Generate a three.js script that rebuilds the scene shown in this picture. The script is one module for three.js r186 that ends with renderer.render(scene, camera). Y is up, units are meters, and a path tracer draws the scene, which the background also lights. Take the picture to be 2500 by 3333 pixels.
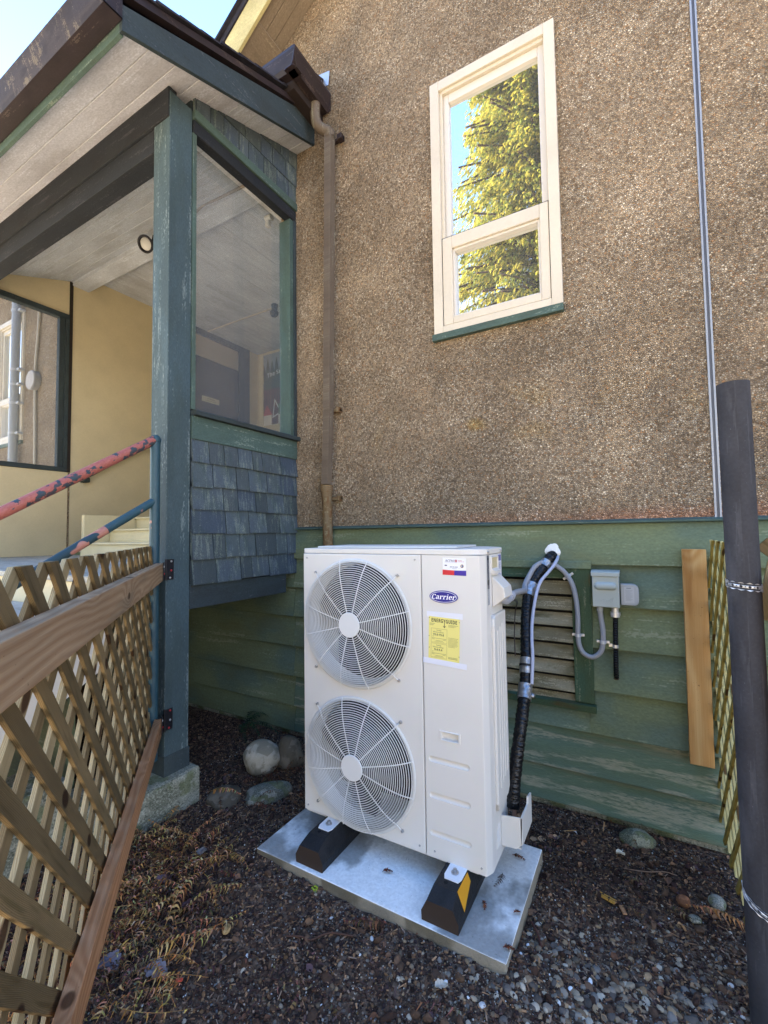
import * as THREE from 'three';
import { RoundedBoxGeometry } from 'three/addons/geometries/RoundedBoxGeometry.js';
import * as BGU from 'three/addons/utils/BufferGeometryUtils.js';
import { Brush, Evaluator, SUBTRACTION } from 'three-bvh-csg';

/* ------------------------------------------------ camera, sky, sun, exposure */
const scene = new THREE.Scene();
const camera = new THREE.PerspectiveCamera(97.66, 0.75, 0.05, 600);
camera.position.set(0, 1.527, 2.7);
camera.rotation.set(0.0478, 0.5233, -0.0144, 'YXZ');
const renderer = new THREE.WebGLRenderer({ antialias: true });
renderer.toneMapping = THREE.LinearToneMapping;
renderer.toneMappingExposure = 7.7;
renderer.shadowMap.enabled = true;
const SUN = new THREE.Vector3(-0.8, 0.50, -0.20).normalize();
{
  const w = 512, h = 256, d = new Float32Array(w * h * 4), v = new THREE.Vector3();
  for (let j = 0; j < h; j++) for (let i = 0; i < w; i++) {
    const th = (i + 0.5) / w * 2 * Math.PI, el = ((j + 0.5) / h - 0.5) * Math.PI;
    // equirect: u = atan2(z, x) / 2PI + 0.5, v = asin(y) / PI + 0.5
    v.set(Math.cos(th - Math.PI) * Math.cos(el), Math.sin(el), Math.sin(th - Math.PI) * Math.cos(el));
    const s = Math.max(0, Math.sin(el)), k = Math.pow(1 - s, 3);
    const dt = v.dot(SUN), g = Math.max(0, dt), glow = 0.02 * Math.pow(g, 3), f = 0.62 + 0.38 * (0.5 + 0.5 * dt);
    const c = [(0.085 + 1.05 * k) * f + glow, (0.205 + 0.95 * k) * f + glow, (0.48 + 0.62 * k) * f + glow * 0.85];
    const q = el < 0 ? 0.35 : 1, o = (j * w + i) * 4;
    for (let n = 0; n < 3; n++) d[o + n] = c[n] * q * 0.80;
    d[o + 3] = 1;
  }
  const t = new THREE.DataTexture(d, w, h, THREE.RGBAFormat, THREE.FloatType);
  t.mapping = THREE.EquirectangularReflectionMapping; t.magFilter = THREE.LinearFilter; t.minFilter = THREE.LinearFilter;
  t.needsUpdate = true; scene.background = t; scene.environment = t;
}
const sun = new THREE.DirectionalLight(0xfff1dc, 5.0);
sun.position.copy(SUN).multiplyScalar(60); sun.castShadow = true;
sun.shadow.mapSize.set(4096, 4096); sun.shadow.radius = 1;
Object.assign(sun.shadow.camera, { left: -30, right: 30, top: 30, bottom: -30, near: 1, far: 160 });
scene.add(sun, sun.target);

/* ------------------------------------------------ helpers */
const V = (x, y, z) => new THREE.Vector3(x, y, z);
function rng(a) { return () => { a |= 0; a = a + 0x6D2B79F5 | 0; let t = Math.imul(a ^ a >>> 15, 1 | a); t = t + Math.imul(t ^ t >>> 7, 61 | t) ^ t; return ((t ^ t >>> 14) >>> 0) / 4294967296; }; }
const R0 = rng(7), rr = (a, b) => a + (b - a) * R0();
const NT = new Float32Array(65536); { const r = rng(99); for (let i = 0; i < 65536; i++) NT[i] = r(); }
const sm = (a, b, x) => { x = Math.min(1, Math.max(0, (x - a) / (b - a))); return x * x * (3 - 2 * x); };
const mix = (a, b, t) => a + (b - a) * t;
function vn(x, y, px, py, seed = 0) {           // value noise, periodic in px x py cells
  const xi = Math.floor(x), yi = Math.floor(y), fx = x - xi, fy = y - yi, ux = fx * fx * (3 - 2 * fx), uy = fy * fy * (3 - 2 * fy);
  const x0 = ((xi % px) + px) % px, x1 = (x0 + 1) % px, y0 = ((yi % py) + py) % py, y1 = (y0 + 1) % py;
  const H = (a, b) => NT[(a * 157 + b * 1327 + seed * 7919 + ((a * b) & 255) * 31) & 65535];
  return mix(mix(H(x0, y0), H(x1, y0), ux), mix(H(x0, y1), H(x1, y1), ux), uy);
}
function fbm(u, v, fx, fy, oct, seed = 0) {      // u, v in 0..1
  let s = 0, a = 0.5, t = 0;
  for (let o = 0; o < oct; o++) { s += a * vn(u * fx, v * fy, fx, fy, seed + o); t += a; a *= 0.5; fx *= 2; fy *= 2; }
  return s / t;
}
function n3(x, y, z, s = 0) { return (vn(x + z * 0.37, y - z * 0.51, 4096, 4096, s) + vn(y + 3.1 + x * 0.29, z + x * 0.43, 4096, 4096, s + 3) + vn(z + 1.7, x - y * 0.33, 4096, 4096, s + 5)) / 3; }
const hex = (h) => [(h >> 16 & 255) / 255, (h >> 8 & 255) / 255, (h & 255) / 255];
const mc = (a, b, t) => [mix(a[0], b[0], t), mix(a[1], b[1], t), mix(a[2], b[2], t)];
// fn(u, v) -> [r, g, b (sRGB), height]; size in metres of one tile
function surface(w, h, size, fn, o = {}) {
  const c = new Uint8Array(w * h * 4), b = o.bump ? new Uint8Array(w * h * 4) : null;
  for (let j = 0; j < h; j++) for (let i = 0; i < w; i++) {
    const p = fn((i + 0.5) / w, (j + 0.5) / h), k = (j * w + i) * 4;
    c[k] = Math.max(0, Math.min(255, p[0] * 255)); c[k + 1] = Math.max(0, Math.min(255, p[1] * 255)); c[k + 2] = Math.max(0, Math.min(255, p[2] * 255)); c[k + 3] = 255;
    if (b) { const q = Math.max(0, Math.min(255, p[3] * 255)); b[k] = b[k + 1] = b[k + 2] = q; b[k + 3] = 255; }
  }
  const mk = (d, srgb) => {
    const t = new THREE.DataTexture(d, w, h, THREE.RGBAFormat); t.wrapS = t.wrapT = THREE.RepeatWrapping;
    t.magFilter = THREE.LinearFilter; t.minFilter = THREE.LinearMipmapLinearFilter; t.generateMipmaps = true; t.anisotropy = 8;
    if (srgb) t.colorSpace = THREE.SRGBColorSpace; t.repeat.set(1 / size[0], 1 / size[1]); t.needsUpdate = true; return t;
  };
  const m = { map: mk(c, true), roughness: o.rough ?? 0.85 };
  if (b) { m.bumpMap = mk(b, false); m.bumpScale = o.bump; }
  if (o.spec !== undefined) m.specularIntensity = o.spec;
  return new THREE.MeshPhysicalMaterial({ ...m, ...(o.mat || {}) });
}
const plain = (c, rough = 0.6, o = {}) => new THREE.MeshPhysicalMaterial({ color: c, roughness: rough, ...o });
function tint(m, c) { const q = m.clone(); q.color = new THREE.Color(c); return q; }
const lc = (h) => new THREE.Color(h);

function uvm(g, grain = 'x', off = true) {       // box-projected uv in metres, u along the grain axis
  g = g.index ? g.toNonIndexed() : g;
  const p = g.attributes.position, uv = new Float32Array(p.count * 2), a = V(), b = V(), c = V(), n = V();
  const ou = off ? rr(0, 7) : 0, ov = off ? rr(0, 7) : 0, gi = 'xyz'.indexOf(grain);
  for (let i = 0; i < p.count; i += 3) {
    a.fromBufferAttribute(p, i); b.fromBufferAttribute(p, i + 1); c.fromBufferAttribute(p, i + 2);
    n.copy(b).sub(a).cross(c.clone().sub(a));
    const m = [Math.abs(n.x), Math.abs(n.y), Math.abs(n.z)], ax = m[0] >= m[1] && m[0] >= m[2] ? 0 : m[1] >= m[2] ? 1 : 2;
    let ui = [0, 1, 2].filter((k) => k !== ax); if (ui[1] === gi) ui = [ui[1], ui[0]];
    for (let k = 0; k < 3; k++) {
      const q = [p.getX(i + k), p.getY(i + k), p.getZ(i + k)];
      uv[(i + k) * 2] = q[ui[0]] + ou; uv[(i + k) * 2 + 1] = q[ui[1]] + ov + ax * 0.37;
    }
  }
  g.setAttribute('uv', new THREE.BufferAttribute(uv, 2)); return g;
}
function bx(x0, x1, y0, y1, z0, z1, r = 0.003, grain = 'x') {
  const w = Math.abs(x1 - x0), h = Math.abs(y1 - y0), d = Math.abs(z1 - z0);
  r = Math.min(r, w * 0.45, h * 0.45, d * 0.45);
  let g = r > 0 ? new RoundedBoxGeometry(w, h, d, 1, r) : new THREE.BoxGeometry(w, h, d);
  g.translate((x0 + x1) / 2, (y0 + y1) / 2, (z0 + z1) / 2);
  return uvm(g, grain);
}
// board from p to q (axis), width along 'wide', thickness along axis x wide
function bar(p, q, wide, w, t, r = 0.002) {
  const ax = q.clone().sub(p), L = ax.length(); ax.normalize();
  const wd = wide.clone().addScaledVector(ax, -wide.dot(ax)).normalize(), th = ax.clone().cross(wd);
  let g = uvm(r > 0 ? new RoundedBoxGeometry(L, w, t, 1, r) : new THREE.BoxGeometry(L, w, t), 'x');
  g.applyMatrix4(new THREE.Matrix4().makeBasis(ax, wd, th).setPosition(p.clone().add(q).multiplyScalar(0.5)));
  return g;
}
function tube(pts, r, n = 40, rad = 10, o = {}) {
  const cv = new THREE.CatmullRomCurve3(pts.map((p) => p.isVector3 ? p : V(...p)), false, o.type || 'centripetal');
  let g = new THREE.TubeGeometry(cv, n, r, rad, false); const L = cv.getLength(), u = g.attributes.uv, p = g.attributes.position, nn = g.attributes.normal;
  for (let i = 0; i < u.count; i++) u.setXY(i, u.getX(i) * L, u.getY(i) * 2 * Math.PI * r);
  if (o.disp) { for (let i = 0; i < p.count; i++) { const d = o.disp(u.getX(i), u.getY(i) / r); p.setXYZ(i, p.getX(i) + nn.getX(i) * d, p.getY(i) + nn.getY(i) * d, p.getZ(i) + nn.getZ(i) * d); } g.computeVertexNormals(); }
  g = g.toNonIndexed();
  if (o.caps !== false) {
    const a = cv.getPoint(0), b = cv.getPoint(1), ta = cv.getTangent(0), tb = cv.getTangent(1);
    for (const [c, t, s] of [[a, ta, -1], [b, tb, 1]]) {
      const k = new THREE.CircleGeometry(r, rad); k.applyQuaternion(new THREE.Quaternion().setFromUnitVectors(V(0, 0, 1), t.clone().multiplyScalar(s))); k.translate(c.x, c.y, c.z);
      g = BGU.mergeGeometries([g, k.toNonIndexed()]);
    }
  }
  return g;
}
function cyl(p, q, r, rad = 20, r2 = r) {
  const ax = q.clone().sub(p), L = ax.length();
  const g = new THREE.CylinderGeometry(r2, r, L, rad, 1).toNonIndexed();
  g.applyQuaternion(new THREE.Quaternion().setFromUnitVectors(V(0, 1, 0), ax.normalize())); g.translate((p.x + q.x) / 2, (p.y + q.y) / 2, (p.z + q.z) / 2);
  return g;
}
function prism(pts, axis, a0, a1, grain = 'x', bevel = 0) {  // polygon of [u, v], extruded along axis: x -> (z,y), y -> (x,z), z -> (x,y)
  const s = new THREE.Shape(pts.map((p) => new THREE.Vector2(p[0], p[1])));
  const g = new THREE.ExtrudeGeometry(s, { depth: a1 - a0 - 2 * bevel, bevelEnabled: bevel > 0, bevelSize: bevel, bevelThickness: bevel, bevelOffset: -bevel, bevelSegments: 2 });
  g.translate(0, 0, a0 + bevel);
  if (axis === 'x') g.applyMatrix4(new THREE.Matrix4().set(0, 0, 1, 0, 0, 1, 0, 0, 1, 0, 0, 0, 0, 0, 0, 1));
  if (axis === 'y') g.applyMatrix4(new THREE.Matrix4().set(1, 0, 0, 0, 0, 0, 1, 0, 0, 1, 0, 0, 0, 0, 0, 1));
  const flip = axis !== 'z';
  let q = g.index ? g.toNonIndexed() : g;
  if (flip) { const p = q.attributes.position; for (let i = 0; i < p.count; i += 3) { const t = [p.getX(i + 1), p.getY(i + 1), p.getZ(i + 1)]; p.setXYZ(i + 1, p.getX(i + 2), p.getY(i + 2), p.getZ(i + 2)); p.setXYZ(i + 2, ...t); } q.computeVertexNormals(); }
  return uvm(q, grain);
}
const names = {};
function numbered(n) { if (names[n] === undefined) { names[n] = 0; return n; } names[n]++; return n + '_' + String(names[n]).padStart(3, '0'); }
function norm(g) {
  if (g.index) g = g.toNonIndexed();
  for (const k of Object.keys(g.attributes)) if (!['position', 'normal', 'uv', 'color'].includes(k)) g.deleteAttribute(k);
  if (!g.attributes.normal) g.computeVertexNormals();
  if (!g.attributes.uv) g.setAttribute('uv', new THREE.BufferAttribute(new Float32Array(g.attributes.position.count * 2), 2));
  return g;
}
function join(gs) { if (!Array.isArray(gs)) gs = [gs]; gs = gs.map(norm); return gs.length > 1 ? BGU.mergeGeometries(gs) : gs[0]; }
function info(o, label, category, group, kind) { if (label) o.userData.label = label; if (category) o.userData.category = category; if (group) o.userData.group = group; if (kind) o.userData.kind = kind; return o; }
function thing(name, label, category, base = [0, 0, 0], group) {
  const o = new THREE.Group(); o.name = numbered(name); o.position.set(...base); o.userData.base = undefined; delete o.userData.base; scene.add(o);
  return info(o, label, category, group);
}
function part(parent, name, gs, mat, label) {    // gs in world coordinates
  const g = join(gs); let r = parent; const b = V(); while (r && r !== scene) { b.add(r.position); r = r.parent; }
  g.translate(-b.x, -b.y, -b.z);
  const m = new THREE.Mesh(g, mat); m.name = name; m.castShadow = m.receiveShadow = true; parent.add(m);
  if (label) m.userData.label = label; return m;
}
function single(name, gs, mat, label, category, base = [0, 0, 0], group, kind) {
  const g = join(gs); g.translate(-base[0], -base[1], -base[2]);
  const m = new THREE.Mesh(g, mat); m.name = numbered(name); m.position.set(...base); m.castShadow = m.receiveShadow = true; scene.add(m);
  return info(m, label, category, group, kind);
}
function rock(cx, cy, cz, sx, sy, sz, seed, det = 5, rough = 0.16, rot = 0) {
  let g = new THREE.IcosahedronGeometry(1, det); g.deleteAttribute('uv'); g.deleteAttribute('normal'); g = BGU.mergeVertices(g, 1e-4);
  const p = g.attributes.position, v = V();
  for (let i = 0; i < p.count; i++) {
    v.fromBufferAttribute(p, i); const d = 1 + rough * 2 * (n3(v.x * 1.3 + seed * 7.7 + 20, v.y * 1.3 + 20, v.z * 1.3 + 20, seed) - 0.5) + rough * 0.5 * (n3(v.x * 4 + 40, v.y * 4 + seed * 3 + 40, v.z * 4 + 40, seed) - 0.5) + rough * 0.12 * (n3(v.x * 14 + 40, v.y * 14 + 40, v.z * 14 + 40, seed) - 0.5);
    p.setXYZ(i, v.x * d, v.y * d, v.z * d);
  }
  g.scale(sx, sy, sz); g.rotateY(rot); g.computeVertexNormals(); g = g.toNonIndexed();
  const nn = g.attributes.normal.clone(); g = uvm(g); g.setAttribute('normal', nn); g.translate(cx, cy, cz); return g;
}
const ev = new Evaluator(); ev.useGroups = false; ev.attributes = ['position', 'normal', 'uv'];
function cut(a, list) { let A = new Brush(norm(a)); A.updateMatrixWorld(); for (const b of list) { const B = new Brush(norm(b)); B.updateMatrixWorld(); A = ev.evaluate(A, B, SUBTRACTION); } return norm(A.geometry.clone()); }

/* ------------------------------------------------ materials */
// pebble-dash stucco
const CELL = 230;
const stuccoMat = surface(2048, 2048, [2.25, 2.25], (() => {
  const r = rng(5), px = new Float32Array(CELL * CELL), py = new Float32Array(CELL * CELL), pv = new Float32Array(CELL * CELL), ps = new Float32Array(CELL * CELL);
  for (let i = 0; i < CELL * CELL; i++) { px[i] = r(); py[i] = r(); pv[i] = r(); ps[i] = 0.75 + r() * 0.6; }
  const dark = hex(0x766552), midc = hex(0xbaa386), lite = hex(0xe6d8c0), gry = hex(0xac9e8a), rust = hex(0xb28e6c);
  return (u, v) => {
    const wx = u * CELL + 0.6 * (fbm(u, v, 64, 64, 2, 3) - 0.5), wy = v * CELL + 0.6 * (fbm(u, v, 64, 64, 2, 9) - 0.5), xi = Math.floor(wx), yi = Math.floor(wy);
    let d1 = 9, d2 = 9, id = 0;
    for (let b = -1; b < 2; b++) for (let a = -1; a < 2; a++) {
      const k = ((yi + b + CELL) % CELL) * CELL + (xi + a + CELL) % CELL;
      const dx = xi + a + px[k] - wx, dy = yi + b + py[k] - wy, d = (dx * dx + dy * dy) / ps[k];
      if (d < d1) { d2 = d1; d1 = d; id = k; } else if (d < d2) d2 = d;
    }
    const e = sm(0.0, 0.5, Math.sqrt(d2) - Math.sqrt(d1)), t = pv[id], big = fbm(u, v, 6, 6, 4, 21), blot = fbm(u, v, 22, 22, 3, 37);
    let c = mc(midc, t > 0.5 ? mc(midc, lite, (t - 0.5) * 2 * (0.30 + 0.75 * sm(0.4, 0.68, blot))) : mc(dark, gry, t * 2), 0.85);
    if (t > 0.22 && t < 0.27) c = rust; if (t > 0.95) c = mc(c, lite, 0.7);
    c = mc(mc(dark, midc, 0.25), c, 0.3 + 0.7 * e); c = c.map((q) => q * (0.86 + 0.28 * big));
    return [...c, 0.15 + 0.75 * e * (1 - d1 * 0.35) * (0.6 + 0.4 * pv[(id * 7 + 3) % (CELL * CELL)])];
  };
})(), { bump: 0.015, rough: 0.95, spec: 0.25, mat: { vertexColors: true } });
// painted boards; grain along u
function paint(base, o = {}) {
  const B = hex(base), W = hex(o.worn ?? 0x9aa39a), D = hex(o.dirt ?? 0x3c3a2e), P = hex(o.tint ?? base), s = o.seed || 1, wear = o.wear ?? 0.3, dirt = o.dirtK ?? 0.3;
  return surface(1024, 512, o.size || [1.3, 0.7], (u, v) => {
    const g = fbm(u, v, 6, 130, 3, s), g2 = fbm(u, v, 4, 22, 5, s + 5), big = fbm(u, v, 4, 4, 5, s + 11), f = fbm(u, v, 120, 110, 3, s + 17), pt = fbm(u, v, 7, 6, 6, s + 13);
    let c = mc(B, P, sm(0.35, 0.65, fbm(u, v, 3, 3, 4, s + 23)));
    c = c.map((q) => q * (0.93 + 0.05 * (g - 0.5) + 0.14 * (big - 0.5) + 0.16 * (f - 0.5)));
    const wk = o.patch ? sm(0.44, 0.60, pt + 0.26 * (0.42 - Math.abs(v - 0.30)) - 0.05) * sm(0.34, 0.58, 0.30 * f + 0.42 * fbm(u, v, 9, 26, 5, s + 61) + 0.28 * fbm(u, v, 40, 24, 4, s + 67)) : sm(0.66 - wear * 0.2, 0.74 - wear * 0.2, 0.5 * g2 + 0.25 * g + 0.25 * f + 0.25 * (big - 0.4));
    const wm = wk * (o.wearMax ?? 0.7);
    c = mc(c, W, wm * (0.6 + 0.4 * f));
    const dm = sm(0.56, 0.76, fbm(u, v, 5, 7, 6, s + 31)) * dirt; c = mc(c, D, dm);
    const sp = vn(u * 260, v * 150, 260, 150, s + 41); if (sp > 0.968) c = mc(c, W, 0.5 * (o.specks ?? 1)); else if (sp < 0.02) c = mc(c, D, 0.4);
    return [...c, 0.5 + 0.22 * (g - 0.5) + 0.2 * (g2 - 0.5) + 0.35 * (f - 0.5) - 0.25 * wm];
  }, { bump: o.bump ?? 0.0022, rough: o.rough ?? 0.72, spec: o.spec ?? 0.4 });
}

function retint(m, from, to) { const q = m.clone(), f = lc(from), t = lc(to); q.color.setRGB(t.r / f.r, t.g / f.g, t.b / f.b); return q; }
const sidingMat = paint(0x6d8071, { worn: 0x9a9e8a, dirt: 0x6c6a48, tint: 0x7b8768, seed: 3, wear: 0.12, dirtK: 0.28 });
const sidingDirty = paint(0x667d6d, { worn: 0xaaa490, dirt: 0x7a765f, tint: 0x6a7d67, seed: 8, wear: 0.48, dirtK: 0.4, size: [1.9, 0.25], patch: true, wearMax: 0.85 });
const sidingDark = sidingMat;
const trimMat = paint(0x5a6e64, { worn: 0x949e92, dirt: 0x444a40, tint: 0x556a64, seed: 21, wear: 0.1, dirtK: 0.25, size: [1.1, 0.6] });
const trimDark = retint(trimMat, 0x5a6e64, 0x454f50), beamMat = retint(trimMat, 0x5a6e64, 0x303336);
const postMat = paint(0x4d5d61, { worn: 0xa2aca8, dirt: 0x424f4a, tint: 0x52656c, seed: 31, wear: 0.22, dirtK: 0.25, size: [1.4, 0.5], wearMax: 0.55 });
const shA = paint(0x586468, { worn: 0x98a28e, dirt: 0x3a4a44, tint: 0x58646e, seed: 40, wear: 0.3, dirtK: 0.25, size: [0.5, 0.35], wearMax: 0.6, bump: 0.003 });
const shB = paint(0x566066, { worn: 0x98a28e, dirt: 0x3a4a44, tint: 0x566064, seed: 47, wear: 0.38, dirtK: 0.25, size: [0.5, 0.35], wearMax: 0.55, bump: 0.003 });
const shingleMats = [shA, shB, retint(shA, 0x586468, 0x4e5a62), retint(shB, 0x566066, 0x4d575c)];
const louverMat = paint(0xa29a80, { worn: 0xc4baa0, dirt: 0x545236, tint: 0x847c62, seed: 71, wear: 0.5, dirtK: 0.6, size: [0.6, 0.25] });
const mossTrim = paint(0x486350, { worn: 0x98927c, dirt: 0x584a30, tint: 0x4c6048, seed: 77, wear: 0.25, dirtK: 0.75, size: [0.7, 0.3] });
const LB = 0xdcd5cc, lightMat = paint(LB, { worn: 0xe6e0d8, dirt: 0x9a9084, tint: 0xd6cec4, seed: 91, wear: 0.1, dirtK: 0.2, bump: 0.0006, specks: 0.4 });
const soffitMat = retint(lightMat, LB, 0xdcdce2), ceilMat = retint(lightMat, LB, 0xd6dae0), bargeMat = retint(lightMat, LB, 0xe3d69a);
const gableSoffit = paint(0xa08f78, { worn: 0xb5a68e, dirt: 0x6a5c4a, tint: 0x988872, seed: 103, wear: 0.2, dirtK: 0.5, bump: 0.0012 });
const deckMat = paint(0xb4b3ac, { worn: 0xd0cec2, dirt: 0x77756a, tint: 0xacada6, seed: 109, wear: 0.4, dirtK: 0.5 });
const metalBrown = paint(0x352c2c, { worn: 0x6e6258, dirt: 0x221c1e, tint: 0x3a3032, seed: 113, wear: 0.12, dirtK: 0.4, rough: 0.42, bump: 0, spec: 0.6, size: [0.8, 0.5] });
const gutterFace = paint(0x463f40, { worn: 0x8a8068, dirt: 0x2a2628, tint: 0x3e3a40, seed: 117, wear: 0.42, dirtK: 0.5, rough: 0.6, bump: 0, size: [0.22, 0.9] });
const spoutMat = paint(0x7c6f60, { worn: 0xb4b49a, dirt: 0x584a3e, tint: 0x746556, seed: 121, wear: 0.3, dirtK: 0.45, rough: 0.62, bump: 0, size: [0.9, 0.3] });
const rustMat = paint(0x8d7a5e, { worn: 0xa4a184, dirt: 0x725236, tint: 0x7e6648, seed: 125, wear: 0.4, dirtK: 0.8, rough: 0.75, bump: 0, size: [0.4, 0.3] });
// bare wood; grain along u
function wood(a, b, o = {}) {
  const A = hex(a), Bc = hex(b), K = hex(o.knot ?? 0x4a3322), s = o.seed || 1, G = hex(o.stain ?? 0x5b5440);
  const kn = []; { const r = rng(s * 31 + 5); for (let i = 0; i < (o.knots ?? 5); i++) kn.push([r(), r(), 0.008 + r() * 0.014]); }
  const sz = o.size || [1.6, 0.5];
  return surface(1024, 512, sz, (u, v) => {
    let warp = 0, kk = 0;
    for (const [ku, kv, kr] of kn) { let dx = Math.abs(u - ku), dy = Math.abs(v - kv); dx = Math.min(dx, 1 - dx) * sz[0]; dy = Math.min(dy, 1 - dy) * sz[1]; const d = Math.hypot(dx * 0.6, dy); warp += 0.9 * Math.exp(-d * d / (kr * kr * 9)); kk = Math.max(kk, 1 - sm(kr * 0.6, kr, d)); }
    const ring = 0.5 + 0.5 * Math.sin(2 * Math.PI * (v * (o.rings ?? 22) + 2.2 * fbm(u, v, 3, 4, 3, s) + warp * 3.2)), f = fbm(u, v, 14, 220, 3, s + 9), big = fbm(u, v, 3, 3, 4, s + 15);
    let c = mc(A, Bc, 0.55 * ring + 0.45 * f); c = c.map((q) => q * (0.86 + 0.28 * big));
    c = mc(c, G, sm(0.56, 0.8, fbm(u, v, 4, 8, 5, s + 25)) * (o.stainK ?? 0.4)); c = mc(c, K, kk * 0.8);
    const sp = vn(u * 160, v * 90, 160, 90, s + 33); if (sp > 0.975) c = mc(c, K, 0.5);
    return [...c, 0.5 + 0.3 * (ring - 0.5) + 0.4 * (f - 0.5)];
  }, { bump: o.bump ?? 0.0012, rough: o.rough ?? 0.8, spec: 0.3 });
}
const cedarMat = wood(0xc39b78, 0xa07656, { seed: 3, knots: 9, stain: 0x7a6a58, stainK: 0.4 });
const cedarRed = retint(cedarMat, 0xb2896a, 0xb08260), cedarGrey = retint(cedarMat, 0xb2896a, 0xa58a70);
const plankMat = wood(0xd2b07c, 0xb88850, { seed: 17, knots: 2, rings: 7, stain: 0x8a5c30, stainK: 0.5 });
const slatB = wood(0xd6c89c, 0xb09c6c, { seed: 33, knots: 2, rings: 40, stain: 0x847a50, stainK: 0.45, size: [0.9, 0.12] }), SB = 0xcbbc8e;
const slatMats = [retint(slatB, SB, 0x74664c), retint(slatB, SB, 0x8a795a), retint(slatB, SB, 0xb6a682)], oliveSlat = retint(slatB, SB, 0x96884a), paleSlat = retint(slatB, SB, 0xd4c68a);
function concrete(a, b, o = {}) {
  const A = hex(a), Bc = hex(b), s = o.seed || 1;
  return surface(o.res || 512, o.res || 512, o.size || [1, 1], (u, v) => {
    const g = fbm(u, v, 5, 5, 6, s), f = fbm(u, v, 120, 120, 3, s + 7), st = sm(o.s0 ?? 0.46, o.s1 ?? 0.6, fbm(u, v, 4, 3, 6, s + 17));
    let c = mc(A, Bc, st * (o.st ?? 0.8)).map((q) => q * (0.9 + 0.16 * g + 0.12 * (f - 0.5)));
    const p = vn(u * 220, v * 220, 220, 220, s + 23); let hgt = 0.6 + 0.3 * (f - 0.5) + 0.2 * (g - 0.5);
    if (o.agg) { const q = vn(u * 90, v * 90, 90, 90, s + 29); if (q > 0.7) { c = mc(c, hex(0xc9c6b4), 0.45); hgt += 0.15; } if (q < 0.2) { c = mc(c, hex(0x3c4034), 0.5); hgt -= 0.2; } c = mc(c, hex(0x58613a), 0.5 * sm(0.52, 0.7, fbm(u, v, 6, 6, 4, s + 37))); }
    if (p > 0.97) { c = c.map((q) => q * 0.6); hgt -= 0.3; }
    return [...c, hgt];
  }, { bump: o.bump ?? 0.0015, rough: o.rough ?? 0.85, spec: 0.35 });
}
const padMat = concrete(0xf0f0ee, 0xa09f9b, { res: 1024, seed: 5, size: [1.1, 1.1], st: 0.95, bump: 0.004, rough: 0.95, s0: 0.50, s1: 0.60 });
const footMat = concrete(0x9b9a8a, 0x6f7060, { seed: 11, size: [0.5, 0.5], agg: true, bump: 0.006 });
const rockWhite = concrete(0xbdb3a0, 0x8c8472, { seed: 17, size: [0.25, 0.25], bump: 0.004 }), padSide = concrete(0xa09786, 0x6c6556, { seed: 37, size: [0.4, 0.4], bump: 0.005, s0: 0.4, s1: 0.6 }), rockBrown = retint(rockWhite, 0xbdb3a0, 0x7c7264), rockGrey = concrete(0x8f8f86, 0x5f645c, { seed: 23, size: [0.2, 0.2], agg: true, bump: 0.002 });
const shingleRoof = concrete(0x3b3a42, 0x2a2930, { seed: 29, size: [0.4, 0.4], bump: 0.004, rough: 0.95 });
const hpWhite = surface(512, 512, [0.8, 0.8], (u, v) => { const f = fbm(u, v, 150, 150, 2, 4), g = fbm(u, v, 6, 6, 3, 8), k = 0.985 + 0.02 * (g - 0.5); return [0.895 * k, 0.88 * k, 0.855 * k, 0.5 + 0.5 * (f - 0.5)]; }, { bump: 0.00012, rough: 0.42, spec: 0.5 });
const hpGuard = plain(0xe6e6e4, 0.4), hpDark = plain(0x0b0d14, 0.5), hpBlade = plain(0x20242c, 0.45), steel = plain(0xb8b8ba, 0.35, { metalness: 0.9 }), whiteMetal = plain(0xe9e9ec, 0.35);
const rubber = surface(512, 512, [0.3, 0.3], (u, v) => { const f = fbm(u, v, 60, 60, 3, 4), g = fbm(u, v, 8, 8, 4, 8); const k = 0.14 + 0.06 * (g - 0.5) + 0.05 * (f - 0.5); const sp = vn(u * 200, v * 200, 200, 200, 3) > 0.97 ? 0.25 : 0; return [k * 1.0 + sp, k * 1.0 + sp, k * 1.04 + sp, f]; }, { bump: 0.001, rough: 0.55, spec: 0.5 });
const rubberFace = plain(0x3a2c22, 0.9), yellow = plain(0xd9971c, 0.55);
const blackWrap = surface(512, 512, [0.12, 0.19], (u, v) => { const f = fbm(u, v, 10, 4, 3, 3), k = 0.075 + 0.03 * f; return [k, k, k * 1.12, fbm(u, v, 16, 6, 3, 31)]; }, { bump: 0.004, rough: 0.24, spec: 0.7 });
const tapeMat = surface(256, 256, [0.1, 0.1], (u, v) => { const f = fbm(u, v, 6, 6, 4, 3); const k = 0.62 + 0.2 * (f - 0.5); return [k, k, k * 1.02, f]; }, { bump: 0.004, rough: 0.3, mat: { metalness: 0.75 } });
const conduitMat = surface(64, 16, [0.024, 0.1], (u) => { const k = 0.62, s = 0.5 + 0.5 * Math.sin(u * Math.PI * 8); return [k, k * 1.015, k * 1.06, s]; }, { bump: 0.0012, rough: 0.42, spec: 0.5 });
const conduitBlack = surface(64, 16, [0.05, 0.1], (u) => [0.05, 0.05, 0.06, 0.5 + 0.5 * Math.sin(u * Math.PI * 8)], { bump: 0.003, rough: 0.35, spec: 0.6 });
const boxGrey = plain(0xa9b3b1, 0.45), boxGrey2 = plain(0xa4a9ae, 0.45);
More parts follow.
